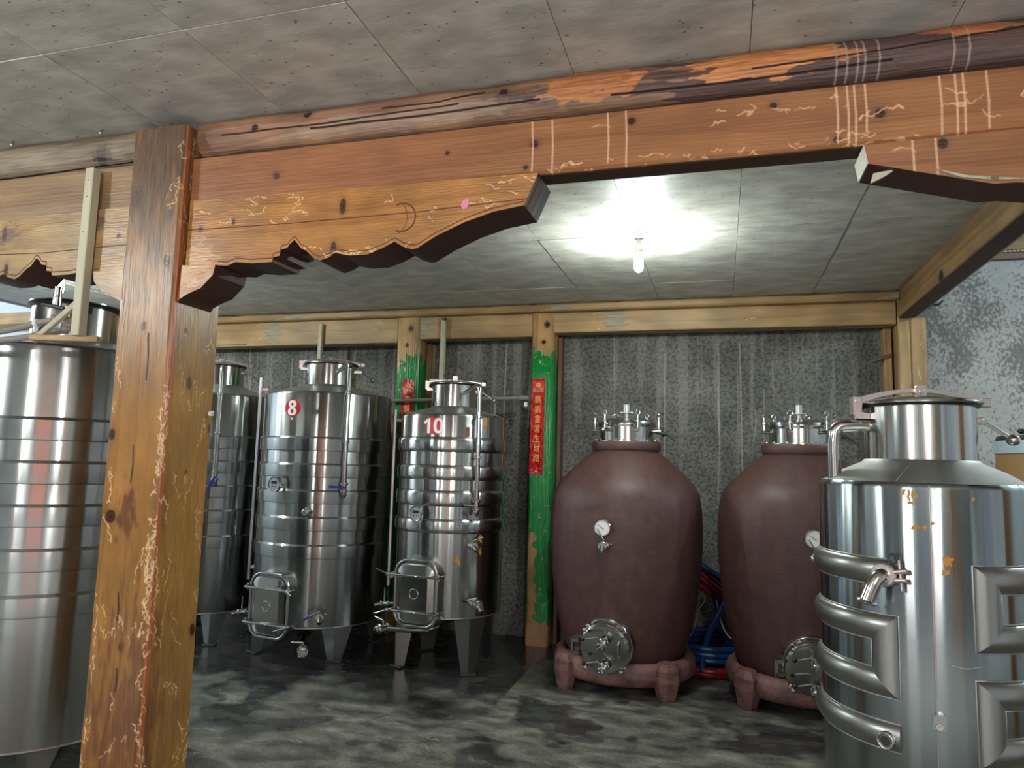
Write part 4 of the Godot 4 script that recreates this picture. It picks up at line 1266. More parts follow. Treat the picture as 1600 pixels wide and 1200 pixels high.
func timbers():
	# the carved frame across the room
	tag(part("timber_post", G().beam(Vector3(-2.28, 0, -2.47), Vector3(-2.02, 2.79, -2.2), 1, 0.012, Vector4(0, 1 / 2.85, 0, 1 / 1.06), 24, 0.006, 5), M.post), "big square amber timber post with worm-scribbled faces in the left foreground", "post")
	var bu = Vector4(2.05 / 4.4, 1 / 4.4, 0, 1 / 0.67)
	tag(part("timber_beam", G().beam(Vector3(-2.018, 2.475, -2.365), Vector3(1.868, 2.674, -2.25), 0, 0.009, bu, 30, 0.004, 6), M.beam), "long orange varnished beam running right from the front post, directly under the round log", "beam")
	tag(part("timber_beam", G().beam(Vector3(-6.2, 2.475, -2.365), Vector3(-2.282, 2.672, -2.25), 0, 0.006, Vector4(0, 1 / 4.4, 0, 1 / 0.67), 20, 0.004, 7), M.beam_pale), "pale beam behind the thin upright batten, left of the front post", "beam")
	var lg = PackedVector2Array()
	var prof = [[-2.29, 2.834], [-2.262, 2.80], [-2.258, 2.75], [-2.274, 2.71], [-2.31, 2.69], [-2.42, 2.69], [-2.46, 2.73], [-2.47, 2.80], [-2.45, 2.834]]
	for q in prof: lg.append(Vector2(q[0], q[1]))
	tag(part("log", G().extrude(lg, Vector3.ZERO, Vector3.RIGHT, Vector3.BACK, Vector3.UP, -2.018, 1.868, 60, Vector4(2.05 / 4.4, 1 / 4.4, 0, 1 / 0.6), 75.0, 0.009, 9), M.log), "rounded log with torn dark bark lying on top of the long orange beam", "log")
	tag(part("log", G().extrude(lg, Vector3.ZERO, Vector3.RIGHT, Vector3.BACK, Vector3.UP, -6.2, -2.282, 50, Vector4(6.2 / 4.4, 1 / 4.4, 0, 1 / 0.6), 75.0, 0.009, 10), M.log_grey), "greyish cracked log under the ceiling, left of the front post", "log")
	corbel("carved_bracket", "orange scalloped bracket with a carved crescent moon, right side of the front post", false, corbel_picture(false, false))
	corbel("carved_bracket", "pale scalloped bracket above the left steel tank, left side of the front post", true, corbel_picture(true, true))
	# tip of the next bracket, cut off by the frame
	var o = PackedVector2Array([Vector2(0.415, 2.467), Vector2(1.866, 2.490), Vector2(1.866, 2.27), Vector2(1.1, 2.27), Vector2(0.80, 2.318), Vector2(0.745, 2.318), Vector2(0.425, 2.408)])
	var cm = corbel_mesh(o, 1.0, -2.39, -2.24)
	var front = G()
	var edge = G()
	for i in range(0, cm.v.size(), 3):
		var to = front if cm.n[i].z > 0.9 else edge
		for q in 3:
			var p = cm.v[i + q]
			to.v.append(p); to.n.append(cm.n[i + q]); to.t.append(Vector2((p.x + 1.15) / 4.4, (2.50 - p.y) * 1.15))
	var t = thing("carved_bracket", "orange bracket end with a splintered lower edge at the right edge of the picture", "bracket")
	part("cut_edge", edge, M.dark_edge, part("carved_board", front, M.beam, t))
	part("sawn_end", G().plate(PackedVector2Array([Vector2(0.411, 2.466), Vector2(0.4145, 2.466), Vector2(0.4245, 2.409), Vector2(0.421, 2.409)]), 0.146, Transform3D(Basis(), Vector3(0, 0, -2.388))), M.batten, t)
	part("splinter", G().plate(PackedVector2Array([Vector2(0.60, 2.372), Vector2(0.68, 2.345), Vector2(0.83, 2.322), Vector2(0.74, 2.327), Vector2(0.66, 2.342)]), 0.012, Transform3D(Basis(), Vector3(0, 0, -2.242))), M.batten, t)
	part("splinter", G().plate(PackedVector2Array([Vector2(0.44, 2.385), Vector2(0.50, 2.393), Vector2(0.47, 2.373), Vector2(0.432, 2.355)]), 0.01, Transform3D(Basis(), Vector3(0, 0, -2.27))), M.batten, t)
	# posts out of the frame that the steel mirrors
	for q in [[1.87, -2.47], [-2.28, 1.3], [1.87, 1.3]]:
		tag(part("timber_post", G().beam(Vector3(q[0], 0, q[1]), Vector3(q[0] + 0.26, 2.79 if q[1] < 0 else 2.846, q[1] + 0.27), 1, 0.012, Vector4(0, 1 / 2.85, 0, 1 / 1.06)), M.post), ["timber post right of the picture, carrying the far end of the orange beam", "timber post behind the camera, left of the door", "timber post behind the camera, right of the door"][0 if q[1] < 0 else 1 if q[0] < 0 else 2], "post")
	# rear row: plate, beams, posts
	tag(part("top_plate", G().beam(Vector3(-6.4, 2.775, -5.95), Vector3(1.27, 2.836, -5.76), 0, 0.012, Vector4(0, 1 / 2.6, 0, 1 / 0.66), 30, 0.005, 12), M.rear), "thin rough timber plate under the ceiling along the back wall", "beam")
	for q in [[-6.4, -2.832, 2.545, 0.1, "pale rear beam section left of the left green post"], [-2.608, -1.562, 2.572, 0.5, "short pale rear beam section between the two green posts"], [-1.366, 1.262, 2.60, 0.83, "long rear beam section right of the right green post, above the clay jars"]]:
		tag(part("rear_beam", G().beam(Vector3(q[0], q[2], -6.0), Vector3(q[1], 2.773, -5.84), 0, 0.006, Vector4(q[3], 1 / 2.6, 0.05, 1 / 0.66), 12, 0.004, 13), M.rear), q[4], "beam")
	for k in 2:
		var x0 = [-2.83, -1.56][k]
		tag(part("green_post", G().beam(Vector3(x0, 0, -6.02), Vector3(x0 + [0.222, 0.194][k], 2.772, -5.83), 1, 0.014, Vector4(0, 1 / 2.85, 0, 1 / 0.76), 20, 0.008, 15 + k), M["green%d" % k]), ["green painted post with bare top, half hidden behind tank 10", "green painted post with peeling foot beside the left clay jar"][k], "post")
	var tb = part("post_batten", G().beam(Vector3(-2.60, 0, -6.08), Vector3(-2.55, 2.55, -5.98), 1, 0.004, Vector4(0, 0.4, 0.2, 1.5)), M.rear)
	tag(tb, "narrow bare plank against the right side of the left green post", "plank")
	tag(part("post_batten", G().beam(Vector3(-1.36, 0, -6.08), Vector3(-1.325, 2.58, -5.98), 1, 0.004, Vector4(0, 0.4, 0.5, 1.5)), M.brown), "narrow dark plank against the right side of the right green post", "plank")
	# corner of the bay
	tag(part("corner_post", G().beam(Vector3(1.272, 0, -6.02), Vector3(1.352, 2.80, -5.83), 1, 0.008, Vector4(0.1, 0.4, 0.1, 1.5)), M.rear), "left plank of the pale double corner post under the side beam", "post")
	tag(part("corner_post", G().beam(Vector3(1.356, 0, -6.02), Vector3(1.462, 2.64, -5.835), 1, 0.008, Vector4(0.3, 0.4, 0.45, 1.5)), M.rear), "right plank of the pale double corner post beside the mouldy wall", "post")
	var ip = thing("stud", "thin upright stud with a small wedge, left of the corner post", "post", Vector3(1.2, 0, -6.03))
	part("upright", G().beam(Vector3(0, 0, -0.05), Vector3(0.055, 2.59, 0.06), 1, 0.004, Vector4(0.2, 0.4, 0.7, 1.5)), M.rear, ip)
	part("wedge", G().plate(PackedVector2Array([Vector2(-0.07, 2.335), Vector2(0.05, 2.37), Vector2(0.05, 2.395), Vector2(-0.02, 2.375)]), 0.08), M.brown, ip)
	var sb = thing("side_beam", "two-tier dark-bottomed beam running from the corner post towards the camera", "beam")
	part("lower_beam", G().beam(Vector3(1.262, 2.64, -5.8), Vector3(1.375, 2.76, -2.48), 2, 0.006, Vector4(0, 1 / 2.6, 0.1, 1 / 0.66), 12, 0.004, 21), M.side, sb)
	part("upper_plate", G().beam(Vector3(1.276, 2.762, -5.75), Vector3(1.40, 2.846, -2.48), 2, 0.008, Vector4(0.4, 1 / 2.6, 0.5, 1 / 0.66), 12, 0.006, 22), M.side, sb)
	part("dark_underside", G().beam(Vector3(1.268, 2.634, -5.79), Vector3(1.374, 2.64, -2.49), 2, 0.002, Vector4(0, 0.5, 0, 2)), M.dark_edge, sb)  # thin dark brown strip along the bottom face
	part("edge_strip", G().beam(Vector3(1.376, 2.635, -5.79), Vector3(1.388, 2.76, -2.48), 2, 0.002, Vector4(0, 1, 0, 1)), M.batten, sb)
	# side bay: dark rail with a rope moulding under a brown board
	var rail = thing("wall_rail", "dark rail with a pale rope moulding along the top of the mouldy wall", "rail", Vector3(0, 0, -6.1))
	part("rail", G().beam(Vector3(1.47, 3.115, 0.0), Vector3(3.9, 3.165, 0.05), 0, 0.004, Vector4(0, 0.4, 0, 1)), M.brown, rail)
	var rope = G()
	for k in 90:
		var x = 1.48 + k * 0.0268
		rope.ball(Vector3(x, 3.178, 0.035), Vector3(0.016, 0.010, 0.012), 6)
	var rp = part("rope_moulding", rope, M.batten, rail)
	rp.set_meta("kind", "stuff")
	part("board", G().beam(Vector3(1.47, 3.19, 0.0), Vector3(3.9, 3.5, 0.03), 0, 0.004, Vector4(0, 0.4, 0.2, 1)), M.side, rail)
	tag(part("far_beam", G().beam(Vector3(-10.0, 2.85, -6.0), Vector3(-6.6, 2.98, -5.83), 0, 0.008, Vector4(0, 1 / 2.6, 0.1, 1 / 0.66)), M.rear), "rough beam end against the white wall at the far left edge", "beam")

func lamp(label: String, at: Vector3, energy: float, tint: Color, drop = 0.0):
	var t = thing("ceiling_bulb" if drop == 0.0 else "added_pendant_bulb", label, "lamp", at - Vector3(0, drop, 0))
	if drop > 0.0: part("cord", G().rod(Vector3(0, -0.02, 0), Vector3(0, drop, 0), 0.004, -1, 8), M.black, t)
	part("ceiling_rose", G().lathe([Vector2(0, -0.028), Vector2(0.026, -0.028), Vector2(0.034, -0.022), Vector2(0.052, -0.014), Vector2(0.06, -0.006), Vector2(0.06, 0.0)], 32), M.white_plastic, t)
	var s = part("socket", G().lathe([Vector2(0.0, -0.112), Vector2(0.024, -0.112), Vector2(0.025, -0.082), Vector2(0.019, -0.07), Vector2(0.015, -0.055), Vector2(0.018, -0.03), Vector2(0.018, -0.02)], 24), M.white_plastic, t)
	part("socket_band", G().lathe([Vector2(0.0245, -0.105), Vector2(0.0257, -0.104), Vector2(0.0257, -0.100), Vector2(0.0245, -0.099)], 24), M.orange, s)
	part("bulb", G().lathe([Vector2(0, -0.226), Vector2(0.014, -0.223), Vector2(0.024, -0.212), Vector2(0.027, -0.196), Vector2(0.027, -0.14), Vector2(0.022, -0.118), Vector2(0.02, -0.112)], 24, 0, TAU, 50), M.glow, t)
	var l = OmniLight3D.new()
	l.name = "bulb_light"
	l.light_energy = energy
	l.light_color = tint
	l.light_size = 0.026
	l.omni_range = 14.0
	l.omni_attenuation = 2.0
	l.shadow_enabled = true
	t.add_child(l)
	l.position = Vector3(0, -0.17, 0)

func lamps():
	lamp("bare glowing bulb on a white ceiling rose above the clay jars", Vector3(-0.46, 2.844, -4.1), 1.6, Color(0.95, 1.0, 0.97))
	lamp("bare glowing bulb behind the pale bracket, above the left tank", Vector3(-4.62, 2.844, -3.93), 2.3, Color(0.95, 1.0, 0.97))
	lamp("bare bulb on the ceiling outside the picture, left of the camera", Vector3(-4.2, 2.844, 0.0), 3.6, Color(0.97, 1.0, 1.0))
	lamp("added fill bulb on a cord behind the camera, nearest the door", Vector3(0.9, 2.844, 1.4), 4.6, Color(1.0, 0.99, 0.97), 0.5)  # unseen, added to brighten the near ceiling and timber fronts
	lamp("added fill bulb on a cord behind the camera, left of the door", Vector3(-1.9, 2.844, 1.7), 4.6, Color(1.0, 0.99, 0.97), 0.5)  # second unseen bulb, added for the same fill from behind
	lamp("added fill bulb on a cord in the far left bay, outside the picture", Vector3(-8.4, 3.598, -3.2), 6.0, Color(0.93, 0.98, 1.0), 0.3)  # unseen, added to light the white wall at the far left
	lamp("added fill bulb on a cord in the side bay, outside the picture on the right", Vector3(2.9, 3.498, -4.2), 2.4, Color(0.90, 0.97, 1.0), 0.3)  # unseen, added to lift the mouldy wall and the back of the room

func tanks():
	var bands8 = [[1.644, 1.537], [1.446, 1.339], [1.249, 1.146], [1.053, 0.948], [0.851, 0.748]]
	# left foreground tank
	var t = thing("steel_tank", "large steel tank at the left edge, partly hidden by the amber post", "tank", Vector3(-3.278, 0, -2.9))
	tank_shell(t, {"r": 0.505, "y0": 0.17, "y1": 1.985, "nr": 0.2, "ny0": 2.055, "ny1": 2.235, "bands": bands8, "bulged": false, "mat": M.steel})
	part("gasket", G().lathe([Vector2(0.196, 2.228), Vector2(0.216, 2.228), Vector2(0.22, 2.236), Vector2(0.216, 2.246), Vector2(0.196, 2.246)], 56), M.black, t)
	part("lid", G().lathe([Vector2(0.19, 2.244), Vector2(0.214, 2.245), Vector2(0.214, 2.252), Vector2(0.15, 2.262), Vector2(0, 2.27)], 56), M.chrome_soft, t)
	part("lid_strap", wrapped(rounded(0.085, 0.014, 0.002, 2), 22, 2.205, 0.203), M.yellow, t)
	part("lid_clip", G().plate(rounded(0.035, 0.035, 0.004), 0.02, out_frame(62, 2.205, 0.2)), M.black, t)
	for a in [45, 135, 225, 315]: leg(t, a, 0.49, 0.2, 0.11)

	# tank behind the post
	t = thing("steel_tank", "banded steel tank partly hidden behind the amber post, left of tank 8", "tank", Vector3(-4.15, 0, -5.14))
	tank_shell(t, {"r": 0.42, "y0": 0.24, "y1": 1.985, "nr": 0.19, "ny0": 2.07, "ny1": 2.24, "bands": bands8, "bulged": false, "mat": M.steel})
	lid(t, 0.19, 2.24, 30)
	vent(t, 0.19, 2.16, 0.42, 1.36, 40, Vector3(-0.3, -1.0, 0.3), false)
	for a in [45, 135, 225, 315]: leg(t, a, 0.42, 0.27, 0.11)

	# tank 8
	t = thing("steel_tank", "wide steel tank carrying the red number 8 sticker", "tank", Vector3(-3.08, 0, -5.15))
	tank_shell(t, {"r": 0.505, "y0": 0.245, "y1": 1.985, "nr": 0.2, "ny0": 2.065, "ny1": 2.24, "bands": bands8, "bulged": false, "mat": M.steel})
	lid(t, 0.2, 2.24, 28)
	number_sticker(t, "8", -1.2, 1.855, 0.505, 0.066)
	gauge(t, out_frame(-8, 1.285, 0.51), true, 1.1)
	vent(t, 0.2, 2.17, 0.505, 1.31, 45, Vector3(-1, 0.05, 0.35), false)
	valve(t, "sample_valve", out_frame(18, 1.09, 0.5), Vector3(0.3, -0.6, 0.5), false, 0.8)
	manway(t, out_frame(-8, 0.41, 0.50), 0.36, 0.46, true)
	var v = valve(t, "outlet_valve", out_frame(32, 0.35, 0.5), Vector3(-1, -0.45, 0.2), false, 1.0)
	part("lever", G().plate(rounded(0.13, 0.016, 0.006), 0.006, Transform3D(Basis(Vector3.BACK, 0.5), Vector3(-0.06, 0.01, 0.075))), M.blue, v)
	valve(t, "side_valve", out_frame(-50, 0.30, 0.5), Vector3(0, 1, 0), false, 0.9, Vector3(0, -0.2, 1))
	var dr = part("bottom_drain", G().tube([Vector3(0, 0.2, 0.1), Vector3(0.05, 0.14, 0.28), Vector3(0.14, 0.125, 0.44), Vector3(0.2, 0.125, 0.54)], 0.02, 12, 5), M.chrome, t)
	var dv = Transform3D(Basis(Vector3.UP, 0.6), Vector3(0.22, 0.125, 0.55))
	part("drain_valve", valve_geo(1.2).moved(dv), M.chrome, dr)
	level_tube(t, 0.505, -66, 0.52, 2.12)
	for a in [45, 135, 225, 315]: leg(t, a, 0.50, 0.28, 0.125)

	# tank 10
	t = thing("steel_tank", "narrow steel tank with bulged bands carrying the red number 10 sticker", "tank", Vector3(-1.985, 0, -5.14))
	tank_shell(t, {"r": 0.40, "y0": 0.385, "y1": 1.83, "nr": 0.172, "ny0": 1.895, "ny1": 2.07, "bands": [[1.662, 1.552], [1.461, 1.353], [1.281, 1.167], [1.08, 0.978]], "bulged": true, "mat": M.steel_b})
	lid(t, 0.172, 2.07, 25, 0.4)
	number_sticker(t, "10", 0.0, 1.739, 0.40, 0.064)
	gauge(t, out_frame(-10, 1.115, 0.405), true, 1.05)
	vent(t, 0.172, 2.0, 0.40, 1.22, 45, Vector3(-1, 0.02, 0.4), true)
	valve(t, "sample_valve", out_frame(42, 0.90, 0.395), Vector3(0.8, 0.3, 0.3), false, 0.9)
	valve(t, "outlet_valve", out_frame(46, 0.50, 0.395), Vector3(-1, -0.1, 0.1), true, 1.15)
	manway(t, out_frame(-8, 0.565, 0.395), 0.345, 0.455, false)
	valve(t, "side_valve", out_frame(-55, 0.44, 0.40), Vector3(0, 1, 0), false, 0.9, Vector3(0, -0.2, 1))
	dr = part("bottom_drain", G().tube([Vector3(0.08, 0.34, 0.1), Vector3(0.02, 0.31, 0.3), Vector3(-0.1, 0.30, 0.37), Vector3(-0.3, 0.29, 0.37)], 0.02, 12, 5), M.chrome, t)
	part("drain_valve", valve_geo(1.2).moved(Transform3D(Basis(Vector3.UP, -0.6), Vector3(-0.32, 0.29, 0.36))), M.chrome, dr)
	level_tube(t, 0.40, -70, 0.55, 1.87)
	for a in [45, 135, 225, 315]: leg(t, a, 0.40, 0.42, 0.12)
	for q in [[56, 1.765, 0.035, 0.06, 3, 0.001], [53, 0.94, 0.03, 0.045, 4, 0.017], [54, 0.86, 0.03, 0.04, 5, 0.001], [30, 0.80, 0.035, 0.05, 6, 0.001]]:
		part("sticker_residue", wrapped(blob(q[2], q[3], q[4], 14, 0.6), q[0], q[1], 0.40 + q[5]), M.yellow, t)
	part("plate_residue", wrapped(rounded(0.03, 0.07, 0.004, 2), 36, 1.70, 0.401), M.wood_flat, t)

	# right foreground tank with pillow jackets
	t = thing("steel_tank", "close steel tank with welded pillow jackets at the right edge", "tank", Vector3(0.65, 0, -2.73))
	tank_shell(t, {"r": 0.32, "y0": 0.32, "y1": 1.468, "nr": 0.169, "ny0": 1.535, "ny1": 1.722, "bands": [], "bulged": false, "mat": M.steel_dull})
	lid(t, 0.169, 1.722, 13.4, 1.0)
	var R = 0.32
	for q in [[[Vector2(-150, 1.193), Vector2(-30, 1.193)], false, true], [[Vector2(-150, 1.026), Vector2(-33.5, 1.026), Vector2(-33.5, 0.864), Vector2(-150, 0.864)], false, false], [[Vector2(-150, 0.712), Vector2(-26.5, 0.712)], false, true], [[Vector2(150, 1.192), Vector2(16.3, 1.192), Vector2(16.3, 1.026), Vector2(150, 1.026)], false, false], [[Vector2(150, 0.868), Vector2(15.8, 0.868), Vector2(15.8, 0.710), Vector2(150, 0.710)], false, false]]:
		var jk = part("jacket", G().bead(q[0], R, 0.0405, 0.023, q[1], q[2]), M.steel_plain, t)
		for sd in [-1.0, 1.0]:
			var wl = []
			for i in q[0].size():
				var a0 = q[0][maxi(i - 1, 0)]; var a1 = q[0][i]; var a2 = q[0][mini(i + 1, q[0].size() - 1)]
				var k = deg_to_rad(1.0) * R
				var d0 = (Vector2(a1.x * k, a1.y) - Vector2(a0.x * k, a0.y)).normalized() if i > 0 else (Vector2(a2.x * k, a2.y) - Vector2(a1.x * k, a1.y)).normalized()
				var d1 = (Vector2(a2.x * k, a2.y) - Vector2(a1.x * k, a1.y)).normalized() if i < q[0].size() - 1 else d0
				var mm = (Vector2(-d0.y, d0.x) + Vector2(-d1.y, d1.x)).normalized()
				var o = mm / maxf(mm.dot(Vector2(-d0.y, d0.x)), 0.3) * 0.0405 * sd
				wl.append(Vector2(a1.x + o.x / k, a1.y + o.y))
			var line = []
			for i in wl.size() - 1:
				var ns = maxi(2, int(absf(wl[i + 1].x - wl[i].x) / 6.0))
				for j in ns + (1 if i == wl.size() - 2 else 0):
					var w = wl[i].lerp(wl[i + 1], float(j) / ns)
					line.append(Vector3(sin(deg_to_rad(w.x)) * (R + 0.001), w.y, cos(deg_to_rad(w.x)) * (R + 0.001)))
			part("jacket_weld", G().tube(line, 0.0022, 6, 1), M.steel_pale, jk)
	part("vent_pipe", G().tube([Vector3(-0.16, 1.655, 0.03), Vector3(-0.22, 1.655, 0.04), Vector3(-0.262, 1.645, 0.045), Vector3(-0.275, 1.60, 0.045), Vector3(-0.275, 1.45, 0.045)], 0.022, 16, 6), M.chrome, t)
	var ef = out_frame(-31, 1.188, R + 0.02)
	var el = part("outlet_elbow", G().tube([Vector3(0, 0, -0.02), Vector3(0, 0.0, 0.03), Vector3(-0.012, -0.02, 0.052), Vector3(-0.03, -0.075, 0.066)], 0.022, 16, 6).rod(Vector3(-0.0285, -0.072, 0.0655), Vector3(-0.031, -0.082, 0.067), 0.031, 0.031, 22), M.chrome, t, ef)
	part("clamp_ring", G().rod(Vector3(0, 0, 0.004), Vector3(0, 0, 0.02), 0.036, 0.036, 26, 0.1), M.bright, el)
	part("clamp_screw", G().rod(Vector3(0.028, 0.012, 0.012), Vector3(0.066, 0.02, 0.012), 0.008).rod(Vector3(0.03, -0.012, 0.012), Vector3(0.064, -0.008, 0.012), 0.008).rod(Vector3(0.05, -0.04, 0.012), Vector3(0.044, 0.05, 0.012), 0.004), M.bright, el)
	var lug = []
	for k in 8: lug.append(Vector3(0.028 + 0.013 * cos(TAU * k / 8), 0.052 + 0.013 * sin(TAU * k / 8), 0.014))
	part("clamp_eye", G().tube(lug, 0.0035, 8, 2, true), M.dark_grey, el)
	var pf = out_frame(-32.5, 0.706, R + 0.018)
	var po = part("sight_port", G().rod(Vector3(0, 0, -0.02), Vector3(0, 0, 0.012), 0.026, 0.026, 24), M.chrome, t, pf)
	part("port_hole", G().rod(Vector3(0, 0, 0.011), Vector3(0, 0, 0.0135), 0.014, 0.014, 18), M.dark_grey, po)
	part("port_rim", G().tube(ring_pts(rounded(0.044, 0.044, 0.0219, 3), 0.012), 0.005, 8, 1, true), M.chrome, po)
	var bt = part("bolt_lug", G().plate(rounded(0.034, 0.042, 0.005), 0.02), M.steel_plain, t, out_frame(-9, 0.785, R - 0.003))
	part("bolt", G().rod(Vector3(0, -0.01, 0.018), Vector3(0, -0.01, 0.026), 0.011, 0.011, 12).rod(Vector3(0, -0.01, 0.024), Vector3(0, -0.01, 0.032), 0.005), M.chrome, bt)
	part("seam_weld", G().tube([Vector3(sin(-0.175) * R, 0.33, cos(-0.175) * R), Vector3(sin(-0.172) * R, 0.9, cos(-0.172) * R), Vector3(sin(-0.168) * R, 1.46, cos(-0.168) * R)], 0.0022, 8, 10), M.steel_pale, t)
	part("shoulder_weld", G().tube([Vector3(sin(-0.45) * R * 0.97, 1.472, cos(-0.45) * R * 0.97), Vector3(sin(-0.36) * 0.176, 1.537, cos(-0.36) * 0.176)], 0.002, 6, 4), M.steel_pale, t)
	part("scrape", G().tube([Vector3(sin(-0.04) * R, 0.945, cos(-0.04) * R), Vector3(sin(0.08) * R, 0.94, cos(0.08) * R), Vector3(sin(0.2) * R, 0.947, cos(0.2) * R)], 0.0022, 6, 6), M.steel_pale, t)
	for q in [[-21.5, 1.438, 0.006, 0.014, 12], [-19.5, 1.425, 0.007, 0.026, 11], [-17.6, 1.432, 0.007, 0.022, 20], [-15.8, 1.43, 0.008, 0.013, 21], [-18.5, 1.408, 0.012, 0.009, 22], [-17, 1.335, 0.014, 0.009, 13], [-12.5, 1.335, 0.012, 0.010, 14], [-8.5, 1.35, 0.008, 0.006, 15], [-2.0, 1.243, 0.019, 0.022, 16], [-3.5, 1.21, 0.013, 0.014, 17], [-10.5, 0.945, 0.003, 0.004, 18], [11, 1.425, 0.009, 0.009, 19]]:
		part("sticker_residue", wrapped(blob(q[2], q[3], q[4], 16, 0.5), q[0], q[1], R + 0.0008), M.yellow, t)
	for a in [45, 135, 225, 315]: leg(t, a, 0.32, 0.36, 0.1)

	# lidded vessel beyond it
	t = thing("lidded_vessel", "lidded steel vessel with reflected wood and sky painted on as tan body and pale collar, half hidden behind the close right tank", "vessel", Vector3(1.78, 0, -4.3))
	part("body", G().lathe([Vector2(0.30, 0.0), Vector2(0.34, 0.02), Vector2(0.40, 0.6), Vector2(0.40, 1.1), Vector2(0.385, 1.605)], 64), M.tan, t)
	part("collar", G().lathe([Vector2(0.38, 1.605), Vector2(0.392, 1.608), Vector2(0.392, 1.672), Vector2(0.38, 1.676)], 64), M.pale_blue, t)
	part("lid", G().lathe([Vector2(0.0, 1.676), Vector2(0.376, 1.676), Vector2(0.384, 1.684), Vector2(0.376, 1.70), Vector2(0.2, 1.712), Vector2(0, 1.715)], 64, 0, TAU, 20), M.dark_grey, t)
	for a in [-70, -45, -10, 40]:
		part("lid_knob", G().ball(Vector3(sin(deg_to_rad(a)) * 0.34, 1.72, cos(deg_to_rad(a)) * 0.34), Vector3(0.02, 0.014, 0.02), 10), M.black, t)

func valve_geo(s: float) -> Geo:
	return G().rod(Vector3(0, 0, -0.03) * s, Vector3(0, 0, 0.06) * s, 0.016 * s).rod(Vector3(0, 0, -0.012) * s, Vector3(0, 0, 0.004) * s, 0.032 * s).rod(Vector3(0, 0, 0.004) * s, Vector3(0, 0, 0.04) * s, 0.024 * s).rod(Vector3(0, 0, 0.04) * s, Vector3(0, 0, 0.055) * s, 0.033 * s).rod(Vector3(0, 0, 0.05) * s, Vector3(0, 0, 0.075) * s, 0.022 * s).rod(Vector3(0, 0, 0.02) * s, Vector3(0, 0.05, 0.02) * s, 0.008 * s).rod(Vector3(0, 0.048, 0.02) * s, Vector3(-0.07, 0.06, 0.04) * s, 0.006 * s)

